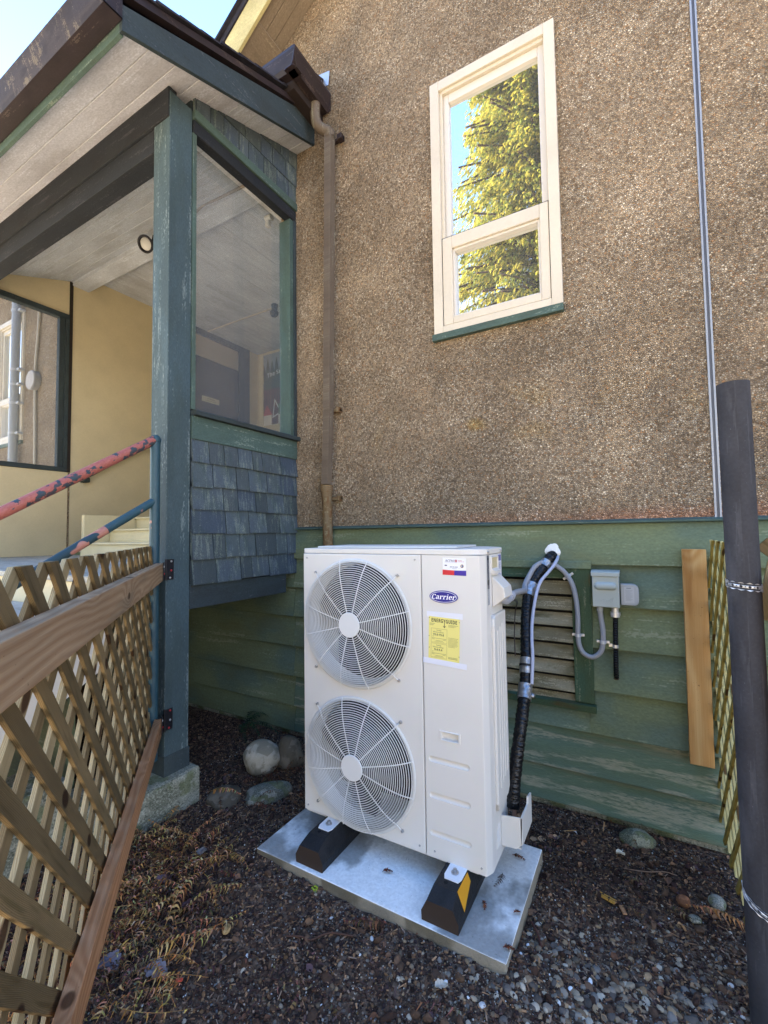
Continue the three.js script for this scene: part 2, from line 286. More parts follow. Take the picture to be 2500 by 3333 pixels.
const pipeBlack = surface(1024, 512, [0.8, 0.4], (u, v) => { const g = fbm(u, v, 6, 5, 5, 3), f = fbm(u, v, 120, 60, 2, 9); const k = 0.245 + 0.07 * (g - 0.5) + 0.03 * (f - 0.5); let sp = vn(u * 260, v * 130, 260, 130, 5) > 0.972 ? 0.14 : 0; sp += 0.05 * sm(0.55, 0.7, fbm(u, v, 3, 9, 5, 21)) + 0.04 * sm(0.66, 0.76, fbm(u, v, 5, 40, 4, 27)); return [k * 0.99 + sp, k * 0.99 + sp, k * 1.06 + sp, 0.5 + 0.4 * (f - 0.5) + 0.3 * (g - 0.5)]; }, { bump: 0.0012, rough: 0.7, spec: 0.35 });
const galv = plain(0xd2d4d8, 0.3, { metalness: 0.6 }), darkIron = plain(0x16141a, 0.5), screwRed = plain(0xb5363a, 0.4), screwZinc = plain(0xd8d4d0, 0.3, { metalness: 0.6 });
const frameMat = surface(512, 512, [0.9, 0.9], (u, v) => { const g = fbm(u, v, 5, 5, 4, 4), f = fbm(u, v, 90, 90, 2, 6), k = 0.97 + 0.06 * (g - 0.5) + 0.03 * (f - 0.5); return [0.88 * k, 0.84 * k, 0.77 * k, f]; }, { rough: 0.42, spec: 0.5 });
const beigeMat = retint(frameMat, 0xede2cc, 0xe6d6ac), stepMat = retint(frameMat, 0xede2cc, 0xf6e8bc); beigeMat.roughness = stepMat.roughness = 0.75;
const frameWhite = plain(0xdcd6cd, 0.4), blackGap = plain(0x17130f, 0.9);
const redRail = surface(1024, 256, [0.5, 0.17], (u, v) => { const g = fbm(u, v, 22, 9, 5, 5) * 0.75 + 0.25 * fbm(u, v, 4, 2, 3, 8), f = fbm(u, v, 60, 30, 2, 9); const cl = fbm(u, v, 3, 1, 3, 71), m = sm(0.60, 0.625, g + 0.22 * (cl - 0.5) + 0.10 * (fbm(u, v, 50, 22, 3, 73) - 0.5)); let c = mc(hex(0x9e5248), hex(0xb27064), f); c = mc(c, hex(0x4a4248), m); c = mc(c, hex(0x2e4650), m * (g > 0.65 ? 1 : 0)); return [...c, 0.6 - 0.5 * m]; }, { bump: 0.0008, rough: 0.6 });
const blueRail = surface(512, 256, [0.6, 0.17], (u, v) => { const g = fbm(u, v, 8, 4, 4, 15); let c = mc(hex(0x274652), hex(0x30525e), fbm(u, v, 30, 20, 2, 3)); c = mc(c, hex(0xa87a70), sm(0.70, 0.72, g)); return [...c, g]; }, { rough: 0.5 });
const patchRail = surface(512, 256, [0.55, 0.17], (u, v) => { const g = fbm(u, v, 4, 1, 3, 25); let c = mc(hex(0xa86c60), hex(0xb88878), fbm(u, v, 30, 20, 3, 3)); c = mc(c, hex(0x223e4a), sm(0.54, 0.56, g)); return [...c, 0.5 - 0.3 * sm(0.54, 0.56, g)]; }, { bump: 0.0008, rough: 0.6 });
const darkPaint = plain(0x24302e, 0.6);
const soilMat = surface(1536, 1536, [1.9, 1.9], (() => {
  const D = hex(0x3e322b), M = hex(0x6a5647), L = hex(0x967f6a), W = hex(0xaaa498);
  return (u, v) => {
    const g = fbm(u, v, 7, 7, 5, 3), f = fbm(u, v, 120, 120, 3, 9), s = fbm(u, v, 300, 300, 2, 15), e = fbm(u, v, 60, 160, 2, 19);
    let c = mc(D, M, sm(0.3, 0.75, f)); c = mc(c, L, sm(0.6, 0.8, s) * 0.55); c = mc(c, L, sm(0.66, 0.8, e) * 0.4);
    if (vn(u * 420, v * 420, 420, 420, 33) > 0.955) c = mc(c, W, 0.6); c = c.map((q) => q * (0.75 + 0.5 * g));
    return [...c, 0.5 * f + 0.4 * s];
  };
})(), { bump: 0.012, rough: 0.95, spec: 0.2 });
const lensGlass = plain(0xd8d6cc, 0.3), paper = plain(0xe8e8e4, 0.6), rodMat = plain(0xb9ad98, 0.6);
/* ------------------------------------------------ ground */
const gh = (x, z) => {
  let h = 0.020 * (n3(x * 1.7 + 50, 3, z * 1.7 + 50, 3) - 0.5) * 2 + 0.010 * (n3(x * 7 + 90, 5, z * 7 + 90, 7) - 0.5) * 2 + 0.006 * (n3(x * 23 + 90, 5, z * 23 + 90, 9) - 0.5) * 2;
  const near = sm(0.0, 0.35, z); h = h * (0.35 + 0.65 * near) - 0.006;
  h += (0.032 + 0.012 * sm(-1.0, -1.6, x)) * sm(0.95, 1.10, z) * sm(1.55, 1.2, z) * sm(-2.0, -1.6, x) * sm(-0.20, -0.45, x) + 0.022 * sm(-1.95, -1.6, x) * sm(-1.40, -1.55, x) * sm(0.45, 0.6, z) * sm(1.2, 1.1, z) + 0.02 * sm(-0.5, -0.44, x) * sm(-0.15, -0.4, x) * sm(0.4, 0.6, z) * sm(1.3, 1.1, z);
  return h;
};
{
  const axis = (a, b, st, far) => { const v = []; for (let x = a; x <= b + 1e-6; x += st) v.push(x); let d = st; let x = b; while (x < far) { d *= 1.35; x += d; v.push(Math.min(x, far)); } d = st; x = a; const l = []; while (x > -far) { d *= 1.35; x -= d; l.unshift(Math.max(x, -far)); } return [...l, ...v]; };
  const xs = axis(-4.2, 1.2, 0.022, 220), zs = axis(-0.1, 2.9, 0.022, 220), n = xs.length, p = [], idx = [], uv = [];
  for (const z of zs) for (const x of xs) { p.push(x, (x > -6 && x < 3 && z > -1 && z < 5) ? gh(x, z) : 0, z); uv.push(x, z); }
  for (let j = 0; j < zs.length - 1; j++) for (let i = 0; i < n - 1; i++) { const a = j * n + i; idx.push(a, a + n, a + 1, a + 1, a + n, a + n + 1); }
  const g = new THREE.BufferGeometry(); g.setAttribute('position', new THREE.Float32BufferAttribute(p, 3)); g.setAttribute('uv', new THREE.Float32BufferAttribute(uv, 2)); g.setIndex(idx); g.computeVertexNormals();
  const m = new THREE.Mesh(g, soilMat); m.name = 'ground'; m.receiveShadow = m.castShadow = true; m.userData.kind = 'structure'; scene.add(m);
  const q0 = new THREE.PlaneGeometry(90, 60, 40, 30); q0.rotateX(-Math.PI / 2); q0.translate(0, 0.03, 33.2); const q1 = new THREE.PlaneGeometry(36, 8, 20, 8); q1.rotateX(-Math.PI / 2); q1.translate(-24.6, 0.03, -0.8); const q = join([q0, q1]); const y = new THREE.Mesh(uvm(q), tint(lightMat, 0xf4e8d0)); y.name = 'gravel_yard'; y.receiveShadow = true; y.userData.kind = 'structure'; scene.add(y);
}

/* ------------------------------------------------ house */
const RAKE = (x) => 5.833 + 0.69 * (x + 2.143);
const house = thing('house', 'house with brown pebble-dash gable wall above green lapped siding', 'house', [-1.2, 0, -0.1]);
function stuccoSheet(x0, x1, y0, y1, st, hole, clip, z = 0) {
  const nx = Math.round((x1 - x0) / st), ny = Math.round((y1 - y0) / st), p = [], c = [], uv = [], idx = [];
  for (let j = 0; j <= ny; j++) for (let i = 0; i <= nx; i++) {
    const x = x0 + (x1 - x0) * i / nx; let y = y0 + (y1 - y0) * j / ny; if (clip) y = Math.min(y, clip(x));
    p.push(x, y, z); uv.push(x, y);
    const b = n3(x * 0.8 + 30, y * 0.8 + 30, 2, 11), b2 = n3(x * 3 + 30, y * 3 + 30, 2, 17);
    let k = 1.0 + 0.50 * (b - 0.5) + 0.30 * (b2 - 0.5), col = [k, k, k];
    const le = sm(0.555, 0.64, n3(x * 7 + 60, y * 7 + 60, 9, 23)) * sm(0.50, 0.60, n3(x * 1.3 + 10, y * 1.3 + 10, 4, 29)) * sm(2.5, 1.9, y) * sm(-1.9, -0.9, x);
    col = mc(col, [1.25, 1.02, 0.30], le * 0.95);
    const rd = sm(1.70, 1.585, y + 0.10 * (n3(x * 6 + 60, y * 12 + 60, 3, 31) - 0.5)) * sm(-1.3, 0.0, x + 1.2 * (n3(x * 3 + 20, 4, 2, 37) - 0.5));
    col = mc(col, [1.45, 0.72, 0.56], rd * 0.55);
    const wh = sm(0.63, 0.7, n3(x * 3.3 + 80, y * 3.3 + 80, 6, 41)) * 0.35; col = mc(col, [1.5, 1.45, 1.38], wh);
    c.push(...col);
  }
  for (let j = 0; j < ny; j++) for (let i = 0; i < nx; i++) {
    const a = j * (nx + 1) + i, cx = x0 + (x1 - x0) * (i + 0.5) / nx, cy = y0 + (y1 - y0) * (j + 0.5) / ny;
    if (hole && cx > hole[0] && cx < hole[1] && cy > hole[2] && cy < hole[3]) continue;
    idx.push(a, a + 1, a + nx + 1, a + 1, a + nx + 2, a + nx + 1);
  }
  let g = new THREE.BufferGeometry(); g.setAttribute('position', new THREE.Float32BufferAttribute(p, 3)); g.setAttribute('uv', new THREE.Float32BufferAttribute(uv, 2)); g.setAttribute('color', new THREE.Float32BufferAttribute(c, 3)); g.setIndex(idx); g.computeVertexNormals();
  return g.toNonIndexed();
}
const WX0 = -1.143, WX1 = -0.347, WY0 = 2.828, WY1 = 4.545;
part(house, 'stucco_wall', stuccoSheet(-2.5, 1.6, 1.555, 6.25, 0.025, [WX0 + 0.06, WX1 - 0.06, WY0 + 0.06, WY1 - 0.06], RAKE), stuccoMat);
part(house, 'stucco_wall', stuccoSheet(-3.0, -2.5, 4.80, 5.9, 0.025, null, RAKE), stuccoMat);
part(house, 'stucco_wall', stuccoSheet(-10.2, -5.9, 1.2, 5.3, 0.05, [-7.79, -7.11, 2.89, 4.49]), stuccoMat, 'pebble-dash wall seen through the porch window');
{ // wall bodies, roof and enclosure
  const core = plain(0x6b6258, 0.9), dk = plain(0x4a443c, 0.9);
  const hx = [WX0 + 0.06, WX1 - 0.06, WY0 + 0.06, WY1 - 0.06];
  part(house, 'wall_core', [
    bx(-2.5, hx[0], -0.3, 6.0, -0.22, -0.006, 0), bx(hx[1], 6.0, -0.3, 6.0, -0.22, -0.006, 0), bx(hx[0], hx[1], -0.3, hx[2], -0.22, -0.006, 0), bx(hx[0], hx[1], hx[3], 6.0, -0.22, -0.006, 0),
    bx(-7.11, -5.9, -0.3, 5.4, -0.22, -0.006, 0), bx(-10.2, -7.79, -0.3, 5.4, -0.22, -0.006, 0), bx(-7.79, -7.11, -0.3, 2.89, -0.22, -0.006, 0), bx(-7.79, -7.11, 4.49, 5.4, -0.22, -0.006, 0),
    bx(-5.9, -2.5, -0.3, 1.2, -0.22, -0.006, 0), bx(-5.9, -2.5, 4.9, 5.1, -0.22, -0.006, 0),
    bx(5.8, 6.0, -0.3, 6.0, -8, -0.22, 0), bx(-10.2, 6, -0.3, 6.0, -8.2, -8, 0), bx(-10.22, -10.0, -0.3, 5.4, -8.2, -0.23, 0)], core);
  part(house, 'roof', [prism([[-2.86, RAKE(-2.86) + 0.232], [1.7, RAKE(1.7) + 0.232], [1.7, RAKE(1.7) + 0.30], [-2.92, RAKE(-2.92) + 0.29]], 'z', -8.6, 0.31, 'z'), prism([[6.5, RAKE(1.7) - 0.69 * 4.8], [6.5, RAKE(1.7) - 0.69 * 4.8 + 0.28], [1.705, RAKE(1.7) + 0.28], [1.705, RAKE(1.7) + 0.02]], 'z', -8.6, 0.31, 'z'),
    prism([[-2.9, 6.0], [6.0, 6.0], [1.7, 8.4], [1.66, 8.4]], 'z', -0.2, -0.01, 'z'), bx(-10.3, -5.7, 5.4, 5.56, -8.4, 0.35, 0), bx(-5.7, -2.9, 5.0, 5.1, -8, -0.25, 0)], shingleRoof);
  for (let i = 0; i < 4; i++) { const x0 = -3.02 + i * 0.33; part(house, 'roof_shingle', [prism([[x0 + 0.08, RAKE(x0 + 0.08) + 0.30], [x0 + 0.44, RAKE(x0 + 0.44) + 0.302], [x0 + 0.44, RAKE(x0 + 0.44) + 0.316], [x0 + 0.075, RAKE(x0 + 0.08) + 0.325]], 'z', -0.5, 0.335 + 0.006 * (i % 2), 'z')], shingleRoof); }
  part(house, 'barge_board', [prism([[-2.83, 5.585], [-2.82, 5.515], [-2.715, 5.395], [1.7, 5.395 + 0.69 * 4.415], [1.7, 5.585 + 0.69 * 4.53]], 'z', 0.275, 0.30, 'x', 0.002)], bargeMat, 'cream barge board');
  for (let i = 0; i < 3; i++) part(house, 'gable_soffit_board', [prism([[-2.76, RAKE(-2.76) - 0.012], [1.6, RAKE(1.6) - 0.012], [1.6, RAKE(1.6) + 0.006], [-2.76, RAKE(-2.76) + 0.006]], 'z', 0.003 + i * 0.091, 0.09 + i * 0.091, 'x')], gableSoffit);
  part(house, 'gable_soffit_board', [prism([[-2.80, RAKE(-2.76) - 0.02], [-2.48, RAKE(-2.48) - 0.02], [-2.48, RAKE(-2.48) - 0.032], [-2.80, RAKE(-2.76) - 0.032]], 'z', 0.003, 0.272, 'z')], gableSoffit);
  // control joint in the stucco
  const cj = part(house, 'control_joint', [bx(0.306, 0.314, 1.57, 6.1, -0.004, 0.010, 0.001, 'y'), bx(0.326, 0.334, 1.57, 6.1, -0.004, 0.010, 0.001, 'y')], plain(0xaeb3bc, 0.4, { metalness: 0.4 }));
  part(cj, 'joint_gap', [bx(0.314, 0.326, 1.57, 6.1, -0.004, 0.003, 0, 'y')], plain(0x6a6d76, 0.5, { metalness: 0.4 }));
  // eave return beside the porch: box, gutter and flashing
  const er = part(house, 'eave_return', [bx(-3.3, -2.06, 4.74, 4.93, 0.0, 0.34, 0.002), prism([[0.0, 5.1], [0.36, 4.95], [0.36, 4.93], [0.0, 4.93]], 'x', -3.3, -2.04)], plain(0x2c211d, 0.8));
  const gp = (o) => [[o + 0.0, 4.80], [o + 0.055, 4.80], [o + 0.07, 4.83], [o + 0.088, 4.915], [o + 0.088, 4.935], [o + 0.08, 4.935], [o + 0.08, 4.92], [o + 0.062, 4.835], [o + 0.05, 4.808], [o + 0.0, 4.808]];
  const gx = gp(-2.06).map(([a, b]) => [a, b]);
  part(house, 'eave_gutter', [prism(gp(0.345), 'x', -3.3, -1.98)], metalBrown);
  part(house, 'eave_gutter', [prism(gx, 'z', 0.015, 0.43, 'z'), bx(-2.06, -1.975, 4.80, 4.93, 0.012, 0.016, 0), bx(-2.075, -1.992, 4.801, 4.812, 0.33, 0.425, 0)], metalBrown);
  part(house, 'flashing', [prism([[-2.145, 5.16], [-1.982, 5.13], [-1.995, 5.02], [-2.07, 5.04]], 'z', 0.012, 0.016), bx(-2.06, -1.985, 4.94, 4.96, 0.01, 0.12, 0.001)], plain(0xc3cbd8, 0.35, { metalness: 0.5 }));
  // lapped siding, one board after another
  const lap = [1.562, 1.341, 1.121, 0.898, 0.673, 0.444, 0.222, 0.034];
  for (let i = 0; i < 7; i++) {
    const y1 = lap[i], y0 = lap[i + 1], top = i ? y1 + 0.022 : y1;
    const zt = i ? 0.006 : 0.012, zb = 0.038, w = (a, b, m, l) => part(house, 'siding_board', [prism([[zb - 0.016, y0], [zb - 0.002, y0], [zb, y0 + 0.003], [zt, top], [zt - 0.004, top]], 'x', a, b)].map((g) => { if (m === sidingDirty) { const p = g.attributes.position, u = g.attributes.uv, o = rr(0, 9); for (let q = 0; q < p.count; q++) u.setXY(q, p.getX(q) + o, p.getY(q) - y0 + 0.004); } return g; }), m, l);
    const M = i >= 5 ? sidingDirty : sidingMat, LB2 = i >= 5 ? 'siding board with a band of bare grey wear' : undefined;
    if (i >= 1 && i <= 4) { w(-2.352, -0.99, M); w(-0.28, 1.5, M); if (i === 4) part(house, 'siding_board', [prism([[zb - 0.016, y0], [zb - 0.002, y0], [zb, y0 + 0.003], [0.014, 0.556], [0.006, 0.556]], 'x', -0.9895, -0.2805)], M); } else w(-2.352, 1.5, M, LB2);
    if (i) w(-5.9, -2.356, sidingDark);
  }
  part(house, 'drip_cap', [prism([[0.0, 1.562], [0.034, 1.5625], [0.042, 1.566], [0.042, 1.574], [0.0, 1.586]], 'x', -2.36, 1.5)], trimMat);
  part(house, 'foundation', [bx(-5.9, 1.5, -0.25, 0.045, -0.1, 0.010, 0.002)], footMat);
}
function makeWindow(dx, wing) {                     // sub-parts under one part
  const X0 = WX0 + dx, X1 = WX1 + dx, f = part(house, 'window', [
    bx(X0, X0 + 0.063, WY0, WY1, -0.05, 0.024, 0.003, 'y'), bx(X1 - 0.060, X1, WY0, WY1, -0.05, 0.024, 0.003, 'y'),
    bx(X0 + 0.063, X1 - 0.060, WY1 - 0.066, WY1, -0.05, 0.024, 0.003), bx(X0 + 0.063, X1 - 0.060, WY0, WY0 + 0.043, -0.05, 0.024, 0.003)], frameMat, wing ? 'cream framed window behind the porch glass' : 'tall cream framed window');
  const a = X0 + 0.063, b = X1 - 0.060, mid = 3.458;
  part(f, 'upper_stop', [bx(a, a + 0.02, mid, WY1 - 0.066, -0.06, 0.006, 0.002, 'y'), bx(b - 0.006, b, mid, WY1 - 0.066, -0.06, 0.006, 0.002, 'y'), bx(a + 0.02, b - 0.006, WY1 - 0.088, WY1 - 0.066, -0.06, 0.008, 0.002)], frameMat);
  part(f, 'upper_frame', [bx(a + 0.02, a + 0.058, mid, WY1 - 0.088, -0.07, -0.012, 0.004, 'y'), bx(b - 0.042, b - 0.006, mid, WY1 - 0.088, -0.07, -0.012, 0.004, 'y'), bx(a + 0.058, b - 0.042, WY1 - 0.148, WY1 - 0.088, -0.07, -0.012, 0.004)], wing ? frameMat : frameWhite);
  const y0 = WY0 + 0.047;
  part(f, 'sash', [bx(a + 0.004, a + 0.07, y0, mid, -0.06, 0.018, 0.005, 'y'), bx(b - 0.055, b - 0.004, y0, mid, -0.06, 0.018, 0.005, 'y'), bx(a + 0.07, b - 0.055, mid - 0.083, mid, -0.06, 0.018, 0.005), bx(a + 0.07, b - 0.055, y0, y0 + 0.047, -0.06, 0.018, 0.005)], frameMat);
  part(f, 'sash_bead', [bx(a + 0.07, a + 0.084, y0 + 0.047, mid - 0.083, -0.055, 0.004, 0.003, 'y'), bx(b - 0.068, b - 0.055, y0 + 0.047, mid - 0.083, -0.055, 0.004, 0.003, 'y'), bx(a + 0.084, b - 0.068, mid - 0.098, mid - 0.083, -0.055, 0.004, 0.003), bx(a + 0.084, b - 0.068, y0 + 0.047, y0 + 0.058, -0.055, 0.004, 0.003)], frameWhite);
  part(f, 'seal_gap', [bx(a, b, WY0 + 0.0435, y0, -0.05, 0.010, 0), bx(a, a + 0.0038, y0, mid, -0.05, 0.010, 0), bx(b - 0.0038, b, y0, mid, -0.05, 0.010, 0), bx(a, b, mid + 0.0005, mid + 0.005, -0.05, 0.012, 0)], blackGap);
  part(f, 'pane', [bx(a + 0.05, b - 0.035, mid - 0.01, WY1 - 0.14, -0.040, -0.036, 0)], coated);
  part(f, 'pane', [bx(a + 0.08, b - 0.06, y0 + 0.04, mid - 0.09, -0.034, -0.030, 0)], coated);
  part(f, 'sill', [bx(X0 - 0.012, X1 + 0.002, WY0 - 0.046, WY0 - 0.002, -0.02, 0.032, 0.003)], trimMat);
}
const coated = new THREE.MeshPhysicalMaterial({ color: 0xf2f6f6, roughness: 0.0, metalness: 0.92, transmission: 1, thickness: 0, ior: 1.5 });
const clear = new THREE.MeshPhysicalMaterial({ color: 0xe8ecf0, roughness: 0.0, metalness: 0, transmission: 0.93, thickness: 0, ior: 1.5 });
makeWindow(0, false); makeWindow(-6.7, true);
{ // crawl-space vent
  const v = part(house, 'crawl_vent', [bx(-0.352, -0.254, 0.60, 1.318, 0.004, 0.038, 0.003, 'y'), bx(-1.02, -0.352, 1.262, 1.318, 0.004, 0.036, 0.003), bx(-1.02, -0.92, 0.60, 1.262, 0.004, 0.036, 0.003, 'y')], mossTrim);
  part(v, 'head_board', [bx(-1.03, -0.25, 1.3185, 1.362, 0.004, 0.048, 0.003)], sidingMat);
  part(v, 'sill', [prism([[0.004, 0.545], [0.05, 0.555], [0.058, 0.592], [0.004, 0.598]], 'x', -1.03, -0.248)], mossTrim);
  for (let k = 0; k < 8; k++) { const y = 1.181 - k * 0.0885; part(v, 'louver', [prism([[0.001, y + 0.062], [0.005, y + 0.065], [0.033, y + 0.006], [0.034, y - 0.004], [0.028, y - 0.005], [0.001, y + 0.052]], 'x', -0.92, -0.3525)], louverMat); }
  part(v, 'backing', [bx(-0.985, -0.285, 0.55, 1.345, -0.0055, -0.001, 0)], plain(0x0d0b08, 0.95));
}

/* ------------------------------------------------ porch */
const SOF = (z) => 4.617 - 0.356 * z;
const porch = thing('porch', 'green shingled entry porch with sloping roof, corner post and glazed side', 'porch', [-4.1, 0, 0.7]);
const PX = -2.353;
part(porch, 'post', [bx(-2.510, PX, 0.17, 4.2, 0.955, 1.108, 0.006, 'y')], postMat);
part(porch, 'post_foot', [bx(-2.505, PX + 0.004, 0.165, 0.30, 0.95, 1.112, 0.004, 'y')], trimDark);
part(porch, 'corner_strip', [bx(-2.372, PX + 0.006, 2.30, 4.06, 0.925, 0.953, 0.003, 'y')], trimMat);
part(porch, 'footing', [prism([[-2.72, 0.90], [-2.30, 0.92], [-2.285, 1.02], [-2.288, 1.46], [-2.70, 1.50]], 'y', -0.15, 0.19, 'x', 0.02)], footMat, 'rough mossy concrete footing');
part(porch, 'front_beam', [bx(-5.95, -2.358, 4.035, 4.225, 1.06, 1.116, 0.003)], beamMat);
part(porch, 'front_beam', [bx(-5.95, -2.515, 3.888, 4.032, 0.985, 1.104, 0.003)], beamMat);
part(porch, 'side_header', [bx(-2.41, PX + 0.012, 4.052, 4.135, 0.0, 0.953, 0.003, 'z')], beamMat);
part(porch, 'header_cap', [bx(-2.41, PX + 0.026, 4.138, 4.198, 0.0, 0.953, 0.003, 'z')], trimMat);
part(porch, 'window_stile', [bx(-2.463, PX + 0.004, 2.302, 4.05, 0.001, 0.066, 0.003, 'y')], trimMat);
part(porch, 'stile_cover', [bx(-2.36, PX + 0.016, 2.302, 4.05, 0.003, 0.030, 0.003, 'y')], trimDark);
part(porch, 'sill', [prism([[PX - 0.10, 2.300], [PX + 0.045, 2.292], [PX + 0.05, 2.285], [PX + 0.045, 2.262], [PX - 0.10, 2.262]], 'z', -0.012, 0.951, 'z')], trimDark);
part(porch, 'apron', [bx(-2.38, PX + 0.014, 2.118, 2.2605, 0.002, 0.951, 0.003, 'z')], trimMat);
part(porch, 'glass_pane', [bx(-2.452, -2.448, 2.29, 4.06, 0.05, 0.96, 0)], clear);
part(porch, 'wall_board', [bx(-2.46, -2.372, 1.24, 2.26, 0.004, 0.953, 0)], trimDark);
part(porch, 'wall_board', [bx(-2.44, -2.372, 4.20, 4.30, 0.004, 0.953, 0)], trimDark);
{ // shingles, each its own piece
  const bot = [1.978, 1.831, 1.686, 1.540, 1.383, 1.236], topY = 2.125, r = rng(41);
  for (let k = 0; k < 6; k++) {
    let z = 0.002; const t = k ? bot[k - 1] + 0.03 : topY;
    while (z < 0.945) {
      let w = 0.085 + r() * 0.12; if (0.951 - z - w < 0.06) w = 0.951 - z;
      const dy = (r() - 0.5) * 0.012, y0 = bot[k] + dy, pr = 0.015 + r() * 0.009;
      part(porch, 'shingle', [prism([[PX - 0.008, y0 + 0.004], [PX + pr, y0], [PX + pr + 0.001, y0 + 0.006], [PX + 0.003, t], [PX - 0.006, t]], 'z', z + 0.003, z + w - 0.003, 'y')], shingleMats[Math.floor(r() * 4)]);
      z += w;
    }
  }
  const ub = [4.20, 4.335, 4.475];
  for (let k = 0; k < 3; k++) {
    let z = 0.002;
    while (z < 0.95) {
      let w = 0.085 + r() * 0.09; w = Math.min(w, 0.953 - z);
      const pr = PX + 0.014 + 0.007 * k + r() * 0.005, y0 = ub[k] + (r() - 0.5) * 0.008, t0 = Math.min(ub[k] + 0.17, SOF(z) - 0.002), t1 = Math.min(ub[k] + 0.17, SOF(z + w) - 0.002);
      if (t0 > y0 + 0.01 && w > 0.01) {
        const q = t1 > y0 + 0.004 ? [[z + 0.003, y0], [z + w - 0.003, y0], [z + w - 0.003, t1], [z + 0.003, t0]] : [[z + 0.003, y0], [z + (t0 - y0) / 0.356, y0], [z + 0.003, t0]];
        const lift = -0.004 * (2 - k) * 0 ; part(porch, 'shingle', [prism(q, 'x', PX - 0.002 + lift, pr, 'y')], shingleMats[Math.floor(r() * 4)]);
      }
      z += w;
    }
  }
}
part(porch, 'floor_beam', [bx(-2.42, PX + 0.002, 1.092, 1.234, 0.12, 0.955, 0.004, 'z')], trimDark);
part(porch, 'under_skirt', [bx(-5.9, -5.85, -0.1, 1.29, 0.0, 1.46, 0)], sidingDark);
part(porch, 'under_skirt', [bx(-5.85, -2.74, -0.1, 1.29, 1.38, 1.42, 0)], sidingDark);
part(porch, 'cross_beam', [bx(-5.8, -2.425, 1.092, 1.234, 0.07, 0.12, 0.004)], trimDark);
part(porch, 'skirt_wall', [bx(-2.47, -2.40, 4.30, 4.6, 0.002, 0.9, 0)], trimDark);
{ // roof, soffit boards, fascia, gutter
  const nrm = Math.hypot(1, 0.356);
  for (let i = 0; i < 13; i++) {
    const z1 = 1.490 - i * 0.155, z0 = z1 - 0.149, zc = (z0 + z1) / 2, ext = zc > 1.06, xa = -6.05, xb = zc > -0.02 ? -2.172 : -2.52;
    const c = V(0, SOF(zc) + 0.009, zc);
    part(porch, 'soffit_board', [bar(V(xa, c.y, c.z), V(xb, c.y, c.z), V(0, -0.356, 1), 0.149 * nrm, 0.018, 0.0025)], i < 5 ? soffitMat : ceilMat);
  }
  part(porch, 'roof_deck', [prism([[1.50, SOF(1.50) + 0.022], [1.50, SOF(1.5) + 0.10], [0.0, 4.86], [-0.6, SOF(-0.6) + 0.20], [-0.6, SOF(-0.6) + 0.022]], 'x', -6.1, -2.168)], core2());
  part(porch, 'rake_fascia', [prism([[1.512, 4.036], [1.512, 4.172], [0.0, 4.84], [0.0, 4.612]], 'x', -2.168, -2.144, 'z', 0.002)], trimDark);
  part(porch, 'eave_fascia', [bx(-6.1, -2.170, 4.036, 4.20, 1.490, 1.512, 0.002)], trimMat);
  part(porch, 'drip_edge', [prism([[1.60, 4.178], [1.60, 4.222], [0.0, 4.885], [0.0, 4.842]], 'x', -2.172, -2.128, 'z', 0.001)], metalBrown);
  part(porch, 'gutter', [prism([[1.516, 4.085], [1.604, 4.085], [1.604, 4.090], [1.516, 4.090]], 'x', -6.3, -2.135), bx(-2.139, -2.135, 4.085, 4.21, 1.516, 1.63, 0)], metalBrown);
  part(porch, 'gutter_face', [prism([[1.6042, 4.085], [1.615, 4.115], [1.640, 4.185], [1.648, 4.205], [1.640, 4.212], [1.634, 4.205], [1.635, 4.186], [1.611, 4.118], [1.5995, 4.0905]], 'x', -6.3, -2.135, 'y')], gutterFace);
  const sl = 0.44, r = rng(77);
  for (let i = 0; i < 12; i++) {
    const z1 = 1.63 - i * 0.138, z0 = z1 - 0.165, y1 = 4.222 + (1.60 - z1) * sl, y0 = 4.222 + (1.60 - z0) * sl, j = 0.012 * (r() - 0.4);
    part(porch, 'roof_shingle', [prism([[z1, y1 + 0.001], [z1, y1 + 0.017], [z0, y0 + 0.006], [z0, y0 - 0.004]], 'x', -6.3, -2.112 + j, 'x')], shingleRoof);
  }
}
function core2() { return plain(0x3a342e, 0.9); }
